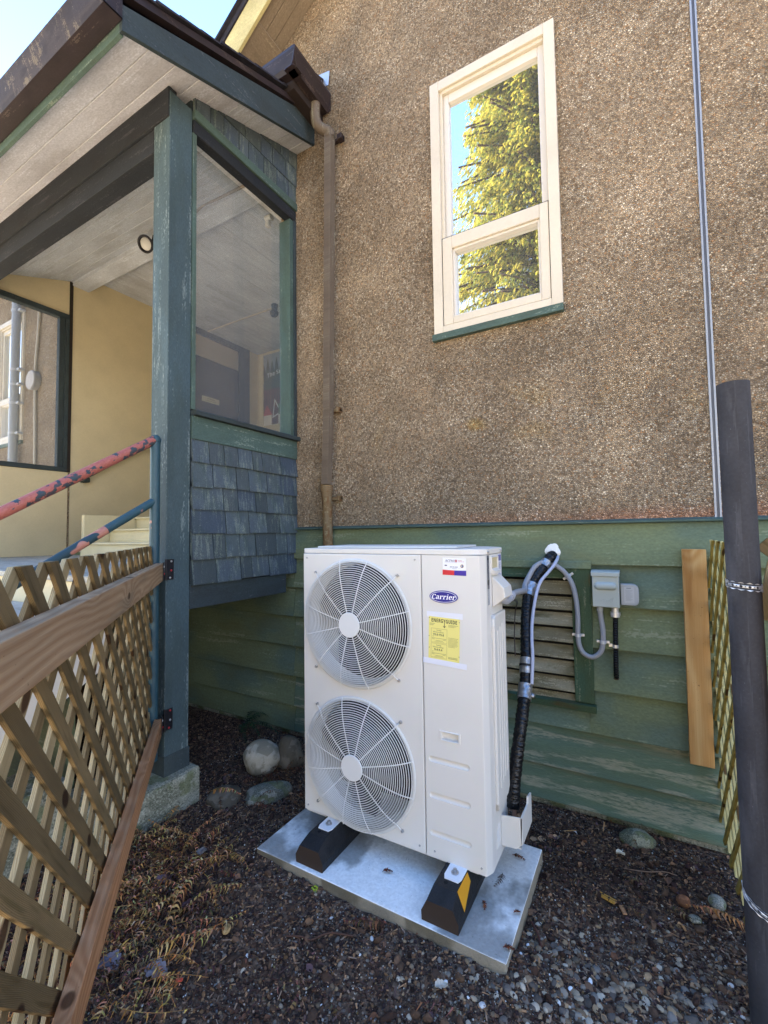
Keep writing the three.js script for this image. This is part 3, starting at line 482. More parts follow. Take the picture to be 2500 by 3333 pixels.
{ // left glazed side, entrance hall, deck, steps
  const XL = -5.85;
  part(porch, 'hall_panel', [bx(XL - 0.05, XL, 1.0, 4.80, -3.05, -0.008, 0.002, 'y')], beigeMat);
  part(porch, 'hall_panel', [bx(XL - 0.05, XL, 1.0, 2.300, 0.012, 1.49, 0.002, 'z')], beigeMat);
  part(porch, 'hall_panel', [prism([[0.012, 4.188], [1.10, 4.188], [1.10, SOF(1.1) - 0.002], [0.012, SOF(0.012) - 0.002]], 'x', XL - 0.05, XL)], beigeMat);
  part(porch, 'wall_edge', [bx(XL - 0.04, XL + 0.004, 1.33, 2.30, -0.0075, 0.0115, 0)], tint(stuccoMat, 0xffffff).clone());
  const fr = part(porch, 'side_window', [bx(XL - 0.06, XL + 0.02, 2.302, 2.352, 0.03, 1.0, 0.003, 'z'), bx(XL - 0.06, XL + 0.02, 4.125, 4.186, 0.03, 1.0, 0.003, 'z'), bx(XL - 0.055, XL + 0.012, 2.352, 4.125, 0.075, 0.13, 0.003, 'y'), bx(XL - 0.06, XL + 0.022, 2.352, 4.125, 0.03, 0.073, 0.003, 'y')], trimDark);
  part(fr, 'dark_strip', [bx(XL - 0.03, XL + 0.012, 2.302, SOF(0.02) - 0.01, -0.007, 0.028, 0)], plain(0x2a221c, 0.8));
  part(fr, 'glass_pane', [bx(XL - 0.032, XL - 0.028, 2.35, 4.13, 0.125, 1.0, 0)], clear);
  part(porch, 'corner_post', [bx(XL - 0.06, XL + 0.09, 1.0, 4.2, 0.99, 1.10, 0.004, 'y')], postMat);
  part(porch, 'ceiling_beam', [bx(XL, -2.62, 4.565, 4.70, -0.185, 0.0, 0.004)], ceilMat);
  for (let i = 0; i < 6; i++) part(porch, 'ceiling_panel', [bx(XL + i * 0.545, XL + 0.541 + i * 0.545, 4.745, 4.76, -3.05, -0.34, 0.002, 'z')], ceilMat);
  part(porch, 'hall_wall', [bx(XL, -2.55, 1.0, 4.8, -3.1, -3.0, 0, 'y')], beigeMat);
  part(porch, 'hall_wall', [bx(-2.5, -2.4, 1.0, 4.8, -3.0, -0.23, 0, 'y')], beigeMat);
  part(porch, 'hall_trim', [bx(-5.785, -5.70, 1.75, 4.72, -3.0, -2.975, 0.003, 'y')], stepMat);
  const d = part(porch, 'door', [bx(XL - 0.03, XL + 0.010, 1.75, 4.31, -2.545, -1.30, 0.003, 'y')], plain(0x2b2a2c, 0.55));
  part(d, 'door_frame', [bx(XL - 0.03, XL + 0.03, 4.645, 4.743, -2.785, -1.20, 0.003, 'z'), bx(XL - 0.03, XL + 0.03, 1.75, 4.645, -2.785, -2.55, 0.003, 'y'), bx(XL - 0.03, XL + 0.03, 1.75, 4.645, -1.295, -1.20, 0.003, 'y')], plain(0x2f3434, 0.6));
  part(d, 'transom_panel', [bx(XL - 0.02, XL + 0.014, 4.315, 4.64, -2.545, -1.30, 0.003, 'z')], plain(0xb3a58c, 0.6));
  const cs = document.createElement('canvas'); cs.width = 256; cs.height = 64; const q = cs.getContext('2d');
  q.fillStyle = '#c9c19c'; q.fillRect(0, 0, 256, 64); q.fillStyle = '#4b4636'; q.font = 'bold 22px sans-serif'; q.textAlign = 'center'; q.fillText('ENTRANCE', 128, 28); q.font = 'bold 15px sans-serif'; q.fillText('CLASSROOMS OFFICE', 128, 50);
  const tx = new THREE.CanvasTexture(cs); tx.colorSpace = THREE.SRGBColorSpace;
  const sg = new THREE.PlaneGeometry(0.33, 0.085); sg.rotateY(Math.PI / 2); sg.translate(XL + 0.014, 3.665, -1.99);
  part(d, 'door_sign', [sg], new THREE.MeshStandardMaterial({ map: tx, roughness: 0.7 }));
  // deck boards and stairs
  for (let i = 0; i < 11; i++) part(porch, 'deck_board', [bx(-5.85, -2.40, 1.30, 1.333, 1.49 - 0.138 * (i + 1) + 0.003, 1.49 - 0.138 * i, 0.003)], deckMat);
  part(porch, 'deck_rim', [bx(-5.85, -2.42, 1.15, 1.298, 1.445, 1.48, 0.003)], stepMat);
  for (let i = 0; i < 3; i++) { const z = 0.2 - 0.3 * i, y = 1.333 + 0.14 * i; const s = part(porch, 'inner_step', [bx(-5.15, -2.56, y, y + 0.122, z - 0.3, z, 0.002)], stepMat); part(s, 'nosing', [bx(-5.16, -2.56, y + 0.1225, y + 0.142, z - 0.3, z + 0.025, 0.005)], stepMat); }
  part(porch, 'hall_floor', [bx(-5.85, -2.56, 1.70, 1.752, -3.0, -0.68, 0)], deckMat);
  part(porch, 'step_cheek', [bx(-5.22, -5.165, 1.333, 1.77, -0.7, 0.16, 0.003, 'z')], stepMat);
  for (let i = 0; i < 7; i++) {
    const y = 1.333 - 0.17 * (i + 1), z0 = 1.49 + 0.29 * i;
    part(porch, 'stair_tread', [bx(-5.4, -2.46, y - 0.035, y, z0 + 0.002, z0 + 0.31, 0.004)], deckMat);
    part(porch, 'stair_riser', [bx(-5.4, -2.46, y - 0.17 + 0.001, y - 0.037, z0 + 0.262, z0 + 0.285, 0.002)], stepMat);
  }
  part(porch, 'stringer', [prism([[1.40, 0.86], [1.40, 1.29], [1.49, 1.29], [3.55, 0.08], [3.55, -0.05], [2.95, -0.05]], 'x', -2.458, -2.42, 'z')], plain(0xd9d6cc, 0.6), 'white stair stringer');
  part(porch, 'stair_base', [bx(-2.80, -2.50, -0.1, 0.34, 1.52, 2.6, 0.01)], footMat);
}
/* ------------------------------------------------ poster, lamps, cables in the porch */
{
  const cs = document.createElement('canvas'); cs.width = 256; cs.height = 400; const q = cs.getContext('2d'), r = rng(3);
  q.fillStyle = '#8f979c'; q.fillRect(0, 0, 256, 400); q.fillStyle = '#26382f';
  for (let i = 0; i < 9; i++) { const x = i * 32 - 6, t = 18 + r() * 46; q.beginPath(); q.moveTo(x - 20, 180); q.quadraticCurveTo(x - 6, 70 + t * 0.4, x + 6, t); q.quadraticCurveTo(x + 22, 80, x + 34, 180); q.fill(); }
  q.fillStyle = '#33493c'; q.fillRect(0, 120, 256, 90); q.fillStyle = '#5a2f28'; q.fillRect(0, 200, 256, 200);
  for (let i = 0; i < 26; i++) { q.fillStyle = i & 1 ? '#6b3a30' : '#4b2720'; q.fillRect(i * 10, 200 + r() * 10, 7, 120); }
  q.fillStyle = '#e9e4da'; q.fillRect(0, 340, 60, 60); q.fillStyle = '#b53a2c'; q.beginPath(); q.moveTo(-4, 345); q.lineTo(24, 285); q.lineTo(64, 345); q.fill();
  q.strokeStyle = '#e8e6df'; q.lineWidth = 7; q.beginPath(); q.moveTo(70, 360); q.lineTo(84, 265); q.lineTo(128, 340); q.closePath(); q.stroke();
  q.fillStyle = '#4f6a3c'; q.fillRect(110, 290, 40, 70); q.fillStyle = '#d9d4c8'; q.fillRect(110, 350, 140, 50); q.fillStyle = '#b6452f'; q.beginPath(); q.moveTo(140, 330); q.lineTo(175, 270); q.lineTo(205, 330); q.fill();
  q.fillStyle = '#3c5a86'; q.fillRect(150, 365, 100, 35); q.fillStyle = '#ececea'; q.font = 'bold 34px sans-serif'; q.save(); q.translate(28, 132); q.rotate(-0.12); q.fillText('The Sno', 0, 0); q.restore();
  const tx = new THREE.CanvasTexture(cs); tx.colorSpace = THREE.SRGBColorSpace;
  const g = new THREE.PlaneGeometry(0.80, 1.25); g.translate(-5.29, 4.065, -2.986);
  const po = thing('painted_poster', 'painted poster of dark fir trees and red roofs behind the porch glass', 'poster', [-5.29, 3.44, -3.0]);
  part(po, 'sheet', [g], new THREE.MeshStandardMaterial({ map: tx, roughness: 0.8 })); part(po, 'backing', [bx(-5.69, -4.89, 3.44, 4.69, -2.999, -2.987, 0)], paper);
}
function spotLamp(name, label, p, dir) {
  const t = thing(name, label, 'lamp', [p.x, p.y, p.z], undefined), d = dir.clone().normalize();
  const e = p.clone().addScaledVector(d, 0.11);
  part(t, 'arm', [cyl(p.clone().add(V(0, 0.10, -0.02)), p, 0.012, 10), cyl(p.clone().addScaledVector(d, -0.01), p.clone().addScaledVector(d, 0.075), 0.03, 20, 0.045)], darkIron);
  const L = [[0.045, 0], [0.078, 0.03], [0.082, 0.045], [0.075, 0.05], [0.060, 0.046], [0.058, 0.03]].map((a) => new THREE.Vector2(...a));
  const g = new THREE.LatheGeometry(L, 32); g.applyQuaternion(new THREE.Quaternion().setFromUnitVectors(V(0, 1, 0), d)); const o = p.clone().addScaledVector(d, 0.065); g.translate(o.x, o.y, o.z);
  part(t, 'rim', [g.toNonIndexed()], darkIron);
  const l = new THREE.SphereGeometry(0.09, 24, 8, 0, Math.PI * 2, 0, 0.72); l.translate(0, -0.052, 0); l.applyQuaternion(new THREE.Quaternion().setFromUnitVectors(V(0, 1, 0), d)); const c = p.clone().addScaledVector(d, 0.082); l.translate(c.x, c.y, c.z);
  part(t, 'lens', [l.toNonIndexed()], lensGlass); return t;
}
spotLamp('spot_lamp', 'black spot lamp with pale lens on the porch ceiling, left of the post', V(-4.18, 4.47, 0.06), V(0.28, -0.5, 0.75));
single('security_lamp', [cyl(V(-4.35, 4.75, -1.86), V(-4.35, 4.66, -1.86), 0.05, 14, 0.035), rock(-4.35, 4.62, -1.85, 0.06, 0.055, 0.06, 3, 2, 0.02)], darkIron, 'small dark lamp at the end of the hall ceiling rod', 'lamp', [-4.35, 4.75, -1.86]);
single('ceiling_conduit', [tube([V(-5.8, 4.735, -1.9), V(-4.4, 4.735, -1.9)], 0.012, 4, 8)], rodMat, 'thin pale conduit running along the hall ceiling', 'conduit', [-5.8, 4.735, -1.9]);
single('ceiling_cable', [tube([V(-3.95, 4.62, -0.02), V(-3.72, 4.60, -0.02), V(-3.45, 4.605, 0.03), V(-3.24, 4.60, 0.02), V(-2.95, 4.595, 0.01), V(-2.63, 4.59, 0.01)], 0.012, 40, 8)], plain(0x8d8478, 0.6), 'sagging grey cable under the porch ceiling', 'cable', [-3.24, 4.6, 0.02]);
single('cable_box', [cyl(V(-2.57, 4.10, 0.10), V(-2.51, 4.10, 0.10), 0.026, 14), bx(-2.56, -2.52, 4.02, 4.07, 0.09, 0.125, 0.006)], plain(0xc8c2b4, 0.6), 'small pale fitting at the top of the glazed opening', 'fitting', [-2.55, 4.08, 0.1]);
/* wall fittings seen through the left porch window */
{
  const p = thing('drain_pipe', 'grey drain pipe on the stucco seen through the porch window', 'pipe', [-7.15, 1.5, 0.06]);
  part(p, 'pipe', [cyl(V(-7.16, 1.3, 0.07), V(-7.14, 5.2, 0.07), 0.05, 18)], plain(0x9aa0a8, 0.5));
  for (const y of [2.9, 3.3, 3.55, 3.75, 4.55]) part(p, 'bracket', [cyl(V(-7.15, y, 0.07), V(-7.15, y + 0.03, 0.07), 0.056, 18), bx(-7.10, -7.03, y, y + 0.03, 0.01, 0.075, 0.002)], plain(0xb9bdc2, 0.5));
  single('wall_cable', [tube([V(-6.62, 5.1, 0.02), V(-6.63, 4.3, 0.02), V(-6.70, 3.7, 0.02), V(-6.69, 3.4, 0.02), V(-6.66, 2.5, 0.02), V(-6.66, 1.4, 0.02)], 0.018, 30, 8)], plain(0xb9b2a4, 0.6), 'pale cable running down the stucco behind the porch window', 'cable', [-6.66, 2.5, 0.02]);
  const b = thing('junction_box', 'round grey junction box on the stucco behind the porch window', 'electrical box', [-6.70, 3.55, 0.0]);
  part(b, 'body', [cyl(V(-6.70, 3.55, 0.004), V(-6.70, 3.55, 0.07), 0.125, 28)], plain(0x8c8c8e, 0.5)); part(b, 'lid', [cyl(V(-6.70, 3.55, 0.0705), V(-6.70, 3.55, 0.078), 0.115, 28)], plain(0xa79d92, 0.5));
}
/* ------------------------------------------------ handrails */
{
  const t = thing('handrail', 'peeling red and blue pipe handrail beside the porch stairs', 'handrail', [-2.36, 0.3, 1.2]);
  part(t, 'rail_post', [tube([V(-2.375, 0.3, 1.165), V(-2.375, 2.08, 1.165)], 0.0265, 6, 18)], blueRail, 'blue post');
  part(t, 'post_cap', [rock(-2.375, 2.075, 1.165, 0.030, 0.030, 0.030, 2, 3, 0.01)], blueRail);
  part(t, 'top_rail', [tube([V(-2.375, 2.078, 1.165), V(-2.375, 0.95, 2.95)], 0.0255, 10, 18)], redRail, 'peeling red top rail');
  part(t, 'middle_rail', [tube([V(-2.375, 1.73, 1.165), V(-2.375, 1.565, 1.43)], 0.0225, 6, 16)], blueRail, 'blue upper length of the middle rail');
  part(t, 'middle_rail', [tube([V(-2.375, 1.565, 1.43), V(-2.375, 0.6, 2.97)], 0.0226, 10, 16)], patchRail, 'flaking red length of the middle rail');
}
{
  const t = thing('wall_rail', 'thin dark rail on the cream hall wall', 'handrail', [-5.76, 2.3, -0.2]);
  part(t, 'rail', [tube([V(-5.76, 2.26, -0.15), V(-5.76, 2.79, -1.0), V(-5.76, 3.0, -1.5)], 0.022, 10, 12)], darkPaint);
  part(t, 'bracket', [bx(-5.85, -5.75, 2.19, 2.25, -0.19, -0.12, 0.01)], darkPaint);
}
/* ------------------------------------------------ lattice gate */
const GA = V(-2.352, 0, 1.122), GU = V(0.772, 0, 0.636).normalize(), GN = V(GU.z, 0, -GU.x), UP = V(0, 1, 0);
const gp = (s, y, o) => GA.clone().addScaledVector(GU, s).addScaledVector(GN, o).setY(y);
{
  const t = thing('lattice_gate', 'cedar framed lattice gate swung open from the porch post', 'gate', [GA.x, 0.4, GA.z]);
  part(t, 'top_rail', [bar(gp(0.03, 1.330, -0.019), gp(2.62, 1.336, -0.019), UP, 0.100, 0.038, 0.003)], cedarGrey);
  part(t, 'bottom_rail', [bar(gp(0.03, 0.4845, -0.019), gp(2.62, 0.4845, -0.019), UP, 0.089, 0.038, 0.003)], cedarRed);
  const L = (s0, dir, o, mat) => {           // slat from its top end, running down in direction dir along s
    let a = s0, ya = 1.477, b = s0 + dir * (1.477 - 0.405), yb = 0.405;
    if (b < 0.05) { yb += 0.05 - b; b = 0.05; } if (b > 2.6) { yb += b - 2.6; b = 2.6; }
    if (a < 0.03) { ya -= 0.03 - a; a = 0.03; } if (a > 2.6) { ya -= a - 2.6; a = 2.6; }
    if (ya - yb < 0.06) return;
    const up = V(0, 1, 0).addScaledVector(GU, 1), w = 0.0405, sk = w * 0.7071;
    // parallelogram with its ends cut level
    const dv = dir < 0 ? 1 : -1, pts = [[a + sk, ya], [a - sk, ya], [b - sk, yb], [b + sk, yb]], g = prism(pts, 'z', 0, 0.0095, 'x', 0.001);
    { // grain along the slat
      const p = g.attributes.position, u = g.attributes.uv, ou = rr(0, 3), ov = rr(0, 1); for (let i = 0; i < p.count; i++) { const x = p.getX(i), y = p.getY(i); u.setXY(i, ((x - a) * dir - (y - ya)) * 0.7071 + ou, (x * -dir * -1 * 0.7071 * dir + y * 0.7071 * 1) * 0.99 * 0 + ((x - a) + dir * (y - ya)) * 0.7071 + p.getZ(i) + ov); }
    }
    g.applyMatrix4(new THREE.Matrix4().makeBasis(GU, UP, GU.clone().cross(UP)).setPosition(gp(0, 0, o)));
    part(t, 'lattice_slat', [g], mat);
  };
  for (let k = 0; k < 26; k++) { const s = 0.02 + 0.1495 * k; L(s, -1, -0.0485, slatMats[k % 3 === 1 ? 1 : 0]); }
  for (let k = -7; k < 18; k++) { const s = 0.02 + 0.1495 * k; L(s, 1, -0.0590, slatMats[k % 2 ? 1 : 2]); }
  const hinge = (y, s) => {
    const h = part(t, 'hinge', [bx(PX + 0.001, PX + 0.0045, y - 0.058, y + 0.058, 1.062, 1.105, 0.001, 'y'), cyl(V(PX + 0.005, y - 0.06, 1.112), V(PX + 0.005, y + 0.06, 1.112), 0.0065, 12)], darkIron);
    const lf = new RoundedBoxGeometry(0.042, 0.10, 0.004, 1, 0.001); lf.applyMatrix4(new THREE.Matrix4().makeBasis(GU, UP, GU.clone().cross(UP)).setPosition(gp(0.035, y - 0.005, 0.002)));
    part(h, 'leaf', [lf], darkIron);
    const sc = (p, n, m) => part(h, 'screw', [cyl(p, p.clone().addScaledVector(n, 0.0035), 0.0062, 12, 0.0045)], m);
    sc(V(PX + 0.0045, y + 0.046, 1.078), V(1, 0, 0), s ? screwRed : screwZinc); sc(V(PX + 0.0045, y - 0.006, 1.078), V(1, 0, 0), s ? screwZinc : screwRed); sc(V(PX + 0.0045, y - 0.047, 1.085), V(1, 0, 0), s ? screwRed : screwZinc);
    sc(gp(0.042, y + 0.02, 0.004), GN, screwZinc); sc(gp(0.03, y - 0.02, 0.004), GN, screwRed);
  };
  hinge(1.339, false); hinge(0.50, true);
}
/* ------------------------------------------------ heat pump */
const F = 0.93, PT = 0.07;                         // front plane, pad top
const decal = (w, h, x, y, z, draw, px = 512, rough = 0.6, side = false, tilt = 0) => {
  const cs = document.createElement('canvas'); cs.width = px; cs.height = Math.round(px * h / w); draw(cs.getContext('2d'), cs.width, cs.height);
  const tx = new THREE.CanvasTexture(cs); tx.colorSpace = THREE.SRGBColorSpace; tx.anisotropy = 8;
  const g = new THREE.PlaneGeometry(w, h); if (tilt) g.rotateZ(tilt); if (side) g.rotateY(Math.PI / 2); g.translate(x, y, z);
  return [g, new THREE.MeshPhysicalMaterial({ map: tx, roughness: rough })];
};
const hp = thing('heat_pump', 'tall white two-fan heat pump on black rubber blocks', 'heat pump', [-1.03, 0.17, 0.8]);
{
  const x0 = -1.497, x1 = -0.563, y0 = 0.175, y1 = 1.431, fans = [[-1.187, 1.108], [-1.181, 0.468]];
  // fan-side panel with two round openings
  const s = new THREE.Shape(); s.moveTo(x0, y0); s.lineTo(-0.8425, y0); s.lineTo(-0.8425, y1); s.lineTo(x0, y1); s.closePath();
  for (const [fx, fy] of fans) { const h = new THREE.Path(); h.absarc(fx, fy, 0.288, 0, Math.PI * 2, true); s.holes.push(h); }
  const fg = new THREE.ExtrudeGeometry(s, { depth: 0.018, bevelEnabled: true, bevelSize: 0.004, bevelThickness: 0.004, bevelOffset: -0.004, bevelSegments: 3, curveSegments: 72 }); fg.translate(0, 0, F - 0.022);
  part(hp, 'front_panel', [uvm(fg)], hpWhite);
  for (const [fx, fy] of fans) {
    const ring = [[0.284, 0], [0.300, 0.0], [0.302, 0.004], [0.298, 0.008], [0.290, 0.009], [0.284, 0.004]].map((a) => new THREE.Vector2(...a));
    const rg = new THREE.LatheGeometry(ring, 96); rg.rotateX(Math.PI / 2); rg.translate(fx, fy, F);
    const sh = new THREE.CylinderGeometry(0.287, 0.272, 0.06, 64, 1, true); sh.rotateX(Math.PI / 2); sh.translate(fx, fy, F - 0.05);
    part(hp, 'fan_shroud', [rg, sh.toNonIndexed()], plain(0xd9d9d6, 0.45));
    const dome = (r) => F + 0.012 + 0.036 * (1 - Math.pow(Math.min(1, r / 0.297), 5));
    const wires = []; for (let r = 0.066; r <= 0.2975; r += 0.00965) { const w = new THREE.TorusGeometry(r, 0.0018, 5, 72); w.translate(fx, fy, dome(r)); wires.push(w); }
    const gd = part(hp, 'fan_guard', wires, hpGuard);
    for (let k = 0; k < 12; k++) {
      const a = (15 + 30 * k) * Math.PI / 180, lng = [45, 135, 225, 315].includes(15 + 30 * k), R = lng ? 0.326 : 0.300, p = [];
      for (const r of [0.05, 0.12, 0.19, 0.24, 0.275, 0.292, R]) p.push(V(fx + r * Math.cos(a), fy + r * Math.sin(a), r > 0.297 ? (lng ? F + 0.006 : F + 0.010) : dome(r) - 0.003));
      part(gd, 'spoke', [tube(p, 0.0025, 20, 6)], hpGuard);
      if (lng) part(gd, 'screw', [cyl(V(p[6].x, p[6].y, F + 0.001), V(p[6].x, p[6].y, F + 0.010), 0.0075, 12, 0.005)], steel);
    }
    const hub = new THREE.CylinderGeometry(0.056, 0.058, 0.006, 48); hub.rotateX(Math.PI / 2); hub.translate(fx, fy, dome(0.03) + 0.003); part(gd, 'hub_cap', [hub], hpGuard);
    const bl = []; const hb = new THREE.CylinderGeometry(0.07, 0.07, 0.08, 32); hb.rotateX(Math.PI / 2); hb.translate(fx, fy, F - 0.10); bl.push(hb.toNonIndexed());
    for (let k = 0; k < 3; k++) {
      const N = 14, M = 5, P = [], I = [];
      for (let i = 0; i <= N; i++) for (let j = 0; j <= M; j++) { const r = 0.065 + 0.195 * i / N, a = k * 2.094 + 0.35 + (j / M) * (1.15 - 0.25 * i / N) - 0.5 * i / N; P.push(fx + r * Math.cos(a), fy + r * Math.sin(a), F - 0.13 + 0.075 * j / M); }
      for (let i = 0; i < N; i++) for (let j = 0; j < M; j++) { const a = i * (M + 1) + j; I.push(a, a + M + 1, a + 1, a + 1, a + M + 1, a + M + 2); }
      const g = new THREE.BufferGeometry(); g.setAttribute('position', new THREE.Float32BufferAttribute(P, 3)); g.setIndex(I); g.computeVertexNormals(); bl.push(g.toNonIndexed());
    }
    part(hp, 'fan', bl, hpBlade);
  }
  part(hp, 'coil', [bx(x0 + 0.02, -0.86, y0 + 0.02, y1 - 0.02, 0.60, 0.66, 0)], hpDark);
  // service panel with its chamfered corner, grooves and recessed grip
  let sp = prism([[-0.8385, F - 0.02], [-0.8385, F - 0.004], [-0.8345, F], [-0.582, F], [-0.578, F - 0.002], [-0.565, F - 0.030], [-0.563, F - 0.036], [-0.563, 0.845], [-0.583, 0.845], [-0.583, F - 0.02]], 'y', y0, y1, 'y');
  const cuts = []; for (const gy of [0.575, 0.427, 0.274]) { const c = new THREE.CapsuleGeometry(0.0125, 0.157, 6, 14); c.rotateZ(Math.PI / 2); c.scale(1, 1, 0.75); c.translate(-0.7295, gy, F + 0.0005); cuts.push(c.toNonIndexed()); }
  { const k = new RoundedBoxGeometry(0.074, 0.030, 0.030, 2, 0.004); k.translate(-0.722, 0.681, F); cuts.push(k); }
  sp = cut(sp, cuts); part(hp, 'service_panel', [uvm(toFlat(sp))], hpWhite);
  const fr = new THREE.Shape(); { const w = 0.046, h = 0.0205, cx = -0.722, cy = 0.681; fr.moveTo(cx - w, cy - h); fr.lineTo(cx + w, cy - h); fr.lineTo(cx + w, cy + h); fr.lineTo(cx - w, cy + h); const ho = new THREE.Path(); ho.moveTo(cx - 0.037, cy - 0.015); ho.lineTo(cx - 0.037, cy + 0.015); ho.lineTo(cx + 0.037, cy + 0.015); ho.lineTo(cx + 0.037, cy - 0.015); fr.holes.push(ho); }
  const fe = new THREE.ExtrudeGeometry(fr, { depth: 0.002, bevelEnabled: true, bevelSize: 0.0015, bevelThickness: 0.0015, bevelOffset: -0.0015, bevelSegments: 1 }); fe.translate(0, 0, F - 0.0005);
  part(hp, 'grip_frame', [fe, bx(-0.76, -0.685, 0.664, 0.698, F - 0.019, F - 0.0165, 0)], hpWhite);
  // side panel, cabinet body, lid, base
  part(hp, 'side_panel', [prism([[-0.563, 0.842], [-0.563, 0.665], [-0.575, 0.652], [-0.66, 0.55], [-0.67, 0.55], [-0.585, 0.66], [-0.583, 0.842]], 'y', y0, y1, 'y'), bx(-0.5705, -0.5645, y0, y1, 0.8425, 0.8448, 0)], hpWhite);
  part(hp, 'rear_body', [bx(x0, x0 + 0.006, y0, y1, 0.55, F - 0.024, 0.001, 'y'), bx(x0, -0.67, y0, y1, 0.545, 0.55, 0, 'y'), bx(-0.856, -0.850, y0 + 0.01, y1 - 0.01, 0.56, F - 0.03, 0)], hpWhite);
  const lid = (e, ya, yb, bv) => prism([[x0 - e + 0.012, F + e - 0.006], [-0.66, F + e - 0.006], [-0.585 + e, F - 0.018 + e], [-0.563 + e, F - 0.052], [-0.563 + e, 0.66], [-0.66, 0.545], [x0 - e, 0.545], [x0 - e, F - 0.01]], 'y', ya, yb, 'x', bv);
  part(hp, 'lid', [lid(0.002, y1 + 0.0015, y1 + 0.026, 0.004), prism([[-1.44, 0.885], [-0.80, 0.885], [-0.76, 0.86], [-0.70, 0.86], [-0.70, 0.60], [-1.44, 0.60]], 'y', y1 + 0.027, y1 + 0.036, 'x', 0.004)], hpWhite);
  for (const [z] of [[0.875], [0.69]]) part(hp, 'lid_screw', [cyl(V(-0.561, y1 + 0.012, z), V(-0.554, y1 + 0.012, z), 0.0055, 12, 0.004)], steel);
  part(hp, 'base_pan', [prism([[x0 + 0.006, F - 0.012], [-0.62, F - 0.012], [-0.585, F - 0.03], [-0.572, F - 0.07], [-0.572, 0.66], [-0.66, 0.552], [x0 + 0.006, 0.552]], 'y', y0 - 0.012, y0 - 0.001, 'x', 0.001)], hpWhite);
  // embossed side bulge with ribs
  part(hp, 'side_bulge', [prism([[0.875, 0.41], [0.875, 1.13], [0.862, 1.165], [0.835, 1.178], [0.67, 1.178], [0.67, 0.41], [0.70, 0.386], [0.85, 0.386]], 'x', -0.5655, -0.548, 'y', 0.006)].map((g) => { const p = g.attributes.position; for (let i = 0; i < p.count; i++) if (p.getZ(i) > 0.842) p.setZ(i, 0.8415); return g; }), hpWhite);
  for (let k = 0; k < 4; k++) part(hp, 'side_rib', [bar(V(-0.5478, 0.46 + 0.01 * k, 0.80 - k * 0.033), V(-0.5478, 1.11 + 0.01 * k, 0.80 - k * 0.033), V(0, 0, 1), 0.010, 0.005, 0.002)], hpWhite);
  for (let k = 0; k < 9; k++) part(hp, 'side_vent', [bar(V(-0.5625, 0.228 + k * 0.0088, 0.835), V(-0.5625, 0.246 + k * 0.0088, 0.80), V(0, 1, 0), 0.004, 0.004, 0.001)], hpWhite);
  // grip recess on the side (a framed pocket) and wiring cover
  part(hp, 'side_grip', [bx(-0.566, -0.556, 1.354, 1.422, 0.826, 0.832, 0.002), bx(-0.566, -0.556, 1.354, 1.422, 0.730, 0.736, 0.002), bx(-0.566, -0.556, 1.417, 1.423, 0.7365, 0.8255, 0.002), prism([[-0.562, 1.372], [-0.545, 1.362], [-0.545, 1.350], [-0.562, 1.346]], 'z', 0.736, 0.826)], hpWhite);
  part(hp, 'side_grip_back', [bx(-0.5628, -0.5618, 1.36, 1.418, 0.737, 0.825, 0)], plain(0xc9bd98, 0.6));
  part(hp, 'wiring_cover', [prism([[-0.562, 1.338], [-0.555, 1.336], [-0.512, 1.292], [-0.506, 1.252], [-0.555, 1.212], [-0.562, 1.212]], 'z', 0.700, 0.822, 'x', 0.004)], hpWhite);
  // pipe cover: open-topped box at the rear corner
  part(hp, 'pipe_cover', [prism([[-0.562, 0.21], [-0.50, 0.215], [-0.478, 0.238], [-0.474, 0.345], [-0.562, 0.334]], 'z', 0.770, 0.776, 'y', 0.001), prism([[0.776, 0.238], [0.60, 0.238], [0.60, 0.362], [0.655, 0.372], [0.665, 0.345], [0.776, 0.345]], 'x', -0.482, -0.474, 'y', 0.001), bx(-0.562, -0.482, 0.214, 0.219, 0.60, 0.769, 0.001)], hpWhite);
  for (const [sx, sy] of [[-1.475, 0.20], [-0.87, 0.20], [-0.80, 0.20], [-0.60, 0.20], [-1.475, 1.41], [-0.87, 1.41]]) part(hp, 'panel_screw', [cyl(V(sx, sy, F - 0.001), V(sx, sy, F + 0.0025), 0.0048, 10, 0.0036)], steel);
  // feet
  for (const fx of [-1.318, -0.695]) {
    part(hp, 'foot', [prism([[fx - 0.036, F - 0.03], [fx + 0.036, F - 0.03], [fx + 0.036, F + 0.065], [fx + 0.028, F + 0.085], [fx - 0.028, F + 0.085], [fx - 0.036, F + 0.065]], 'y', PT + 0.1035, PT + 0.1075, 'x', 0.001)], whiteMetal);
    part(hp, 'foot_bolt', [cyl(V(fx, PT + 0.1075, F + 0.042), V(fx, PT + 0.111, F + 0.042), 0.015, 24), cyl(V(fx, PT + 0.111, F + 0.042), V(fx, PT + 0.122, F + 0.042), 0.0085, 6)], steel);
  }
  // decals
  const D = (name, a, label) => part(hp, name, [a[0]], a[1], label);
  const bs = new THREE.Shape(); bs.absellipse(-0.737, 1.2565, 0.064, 0.0265, 0, Math.PI * 2);
  const bg = new THREE.ExtrudeGeometry(bs, { depth: 0.002, bevelEnabled: true, bevelSize: 0.0015, bevelThickness: 0.0015, bevelOffset: -0.0015, bevelSegments: 2, curveSegments: 48 }); bg.translate(0, 0, F + 0.0005);
  const badge = part(hp, 'badge', [bg], plain(0x231c86, 0.35), 'blue oval badge');
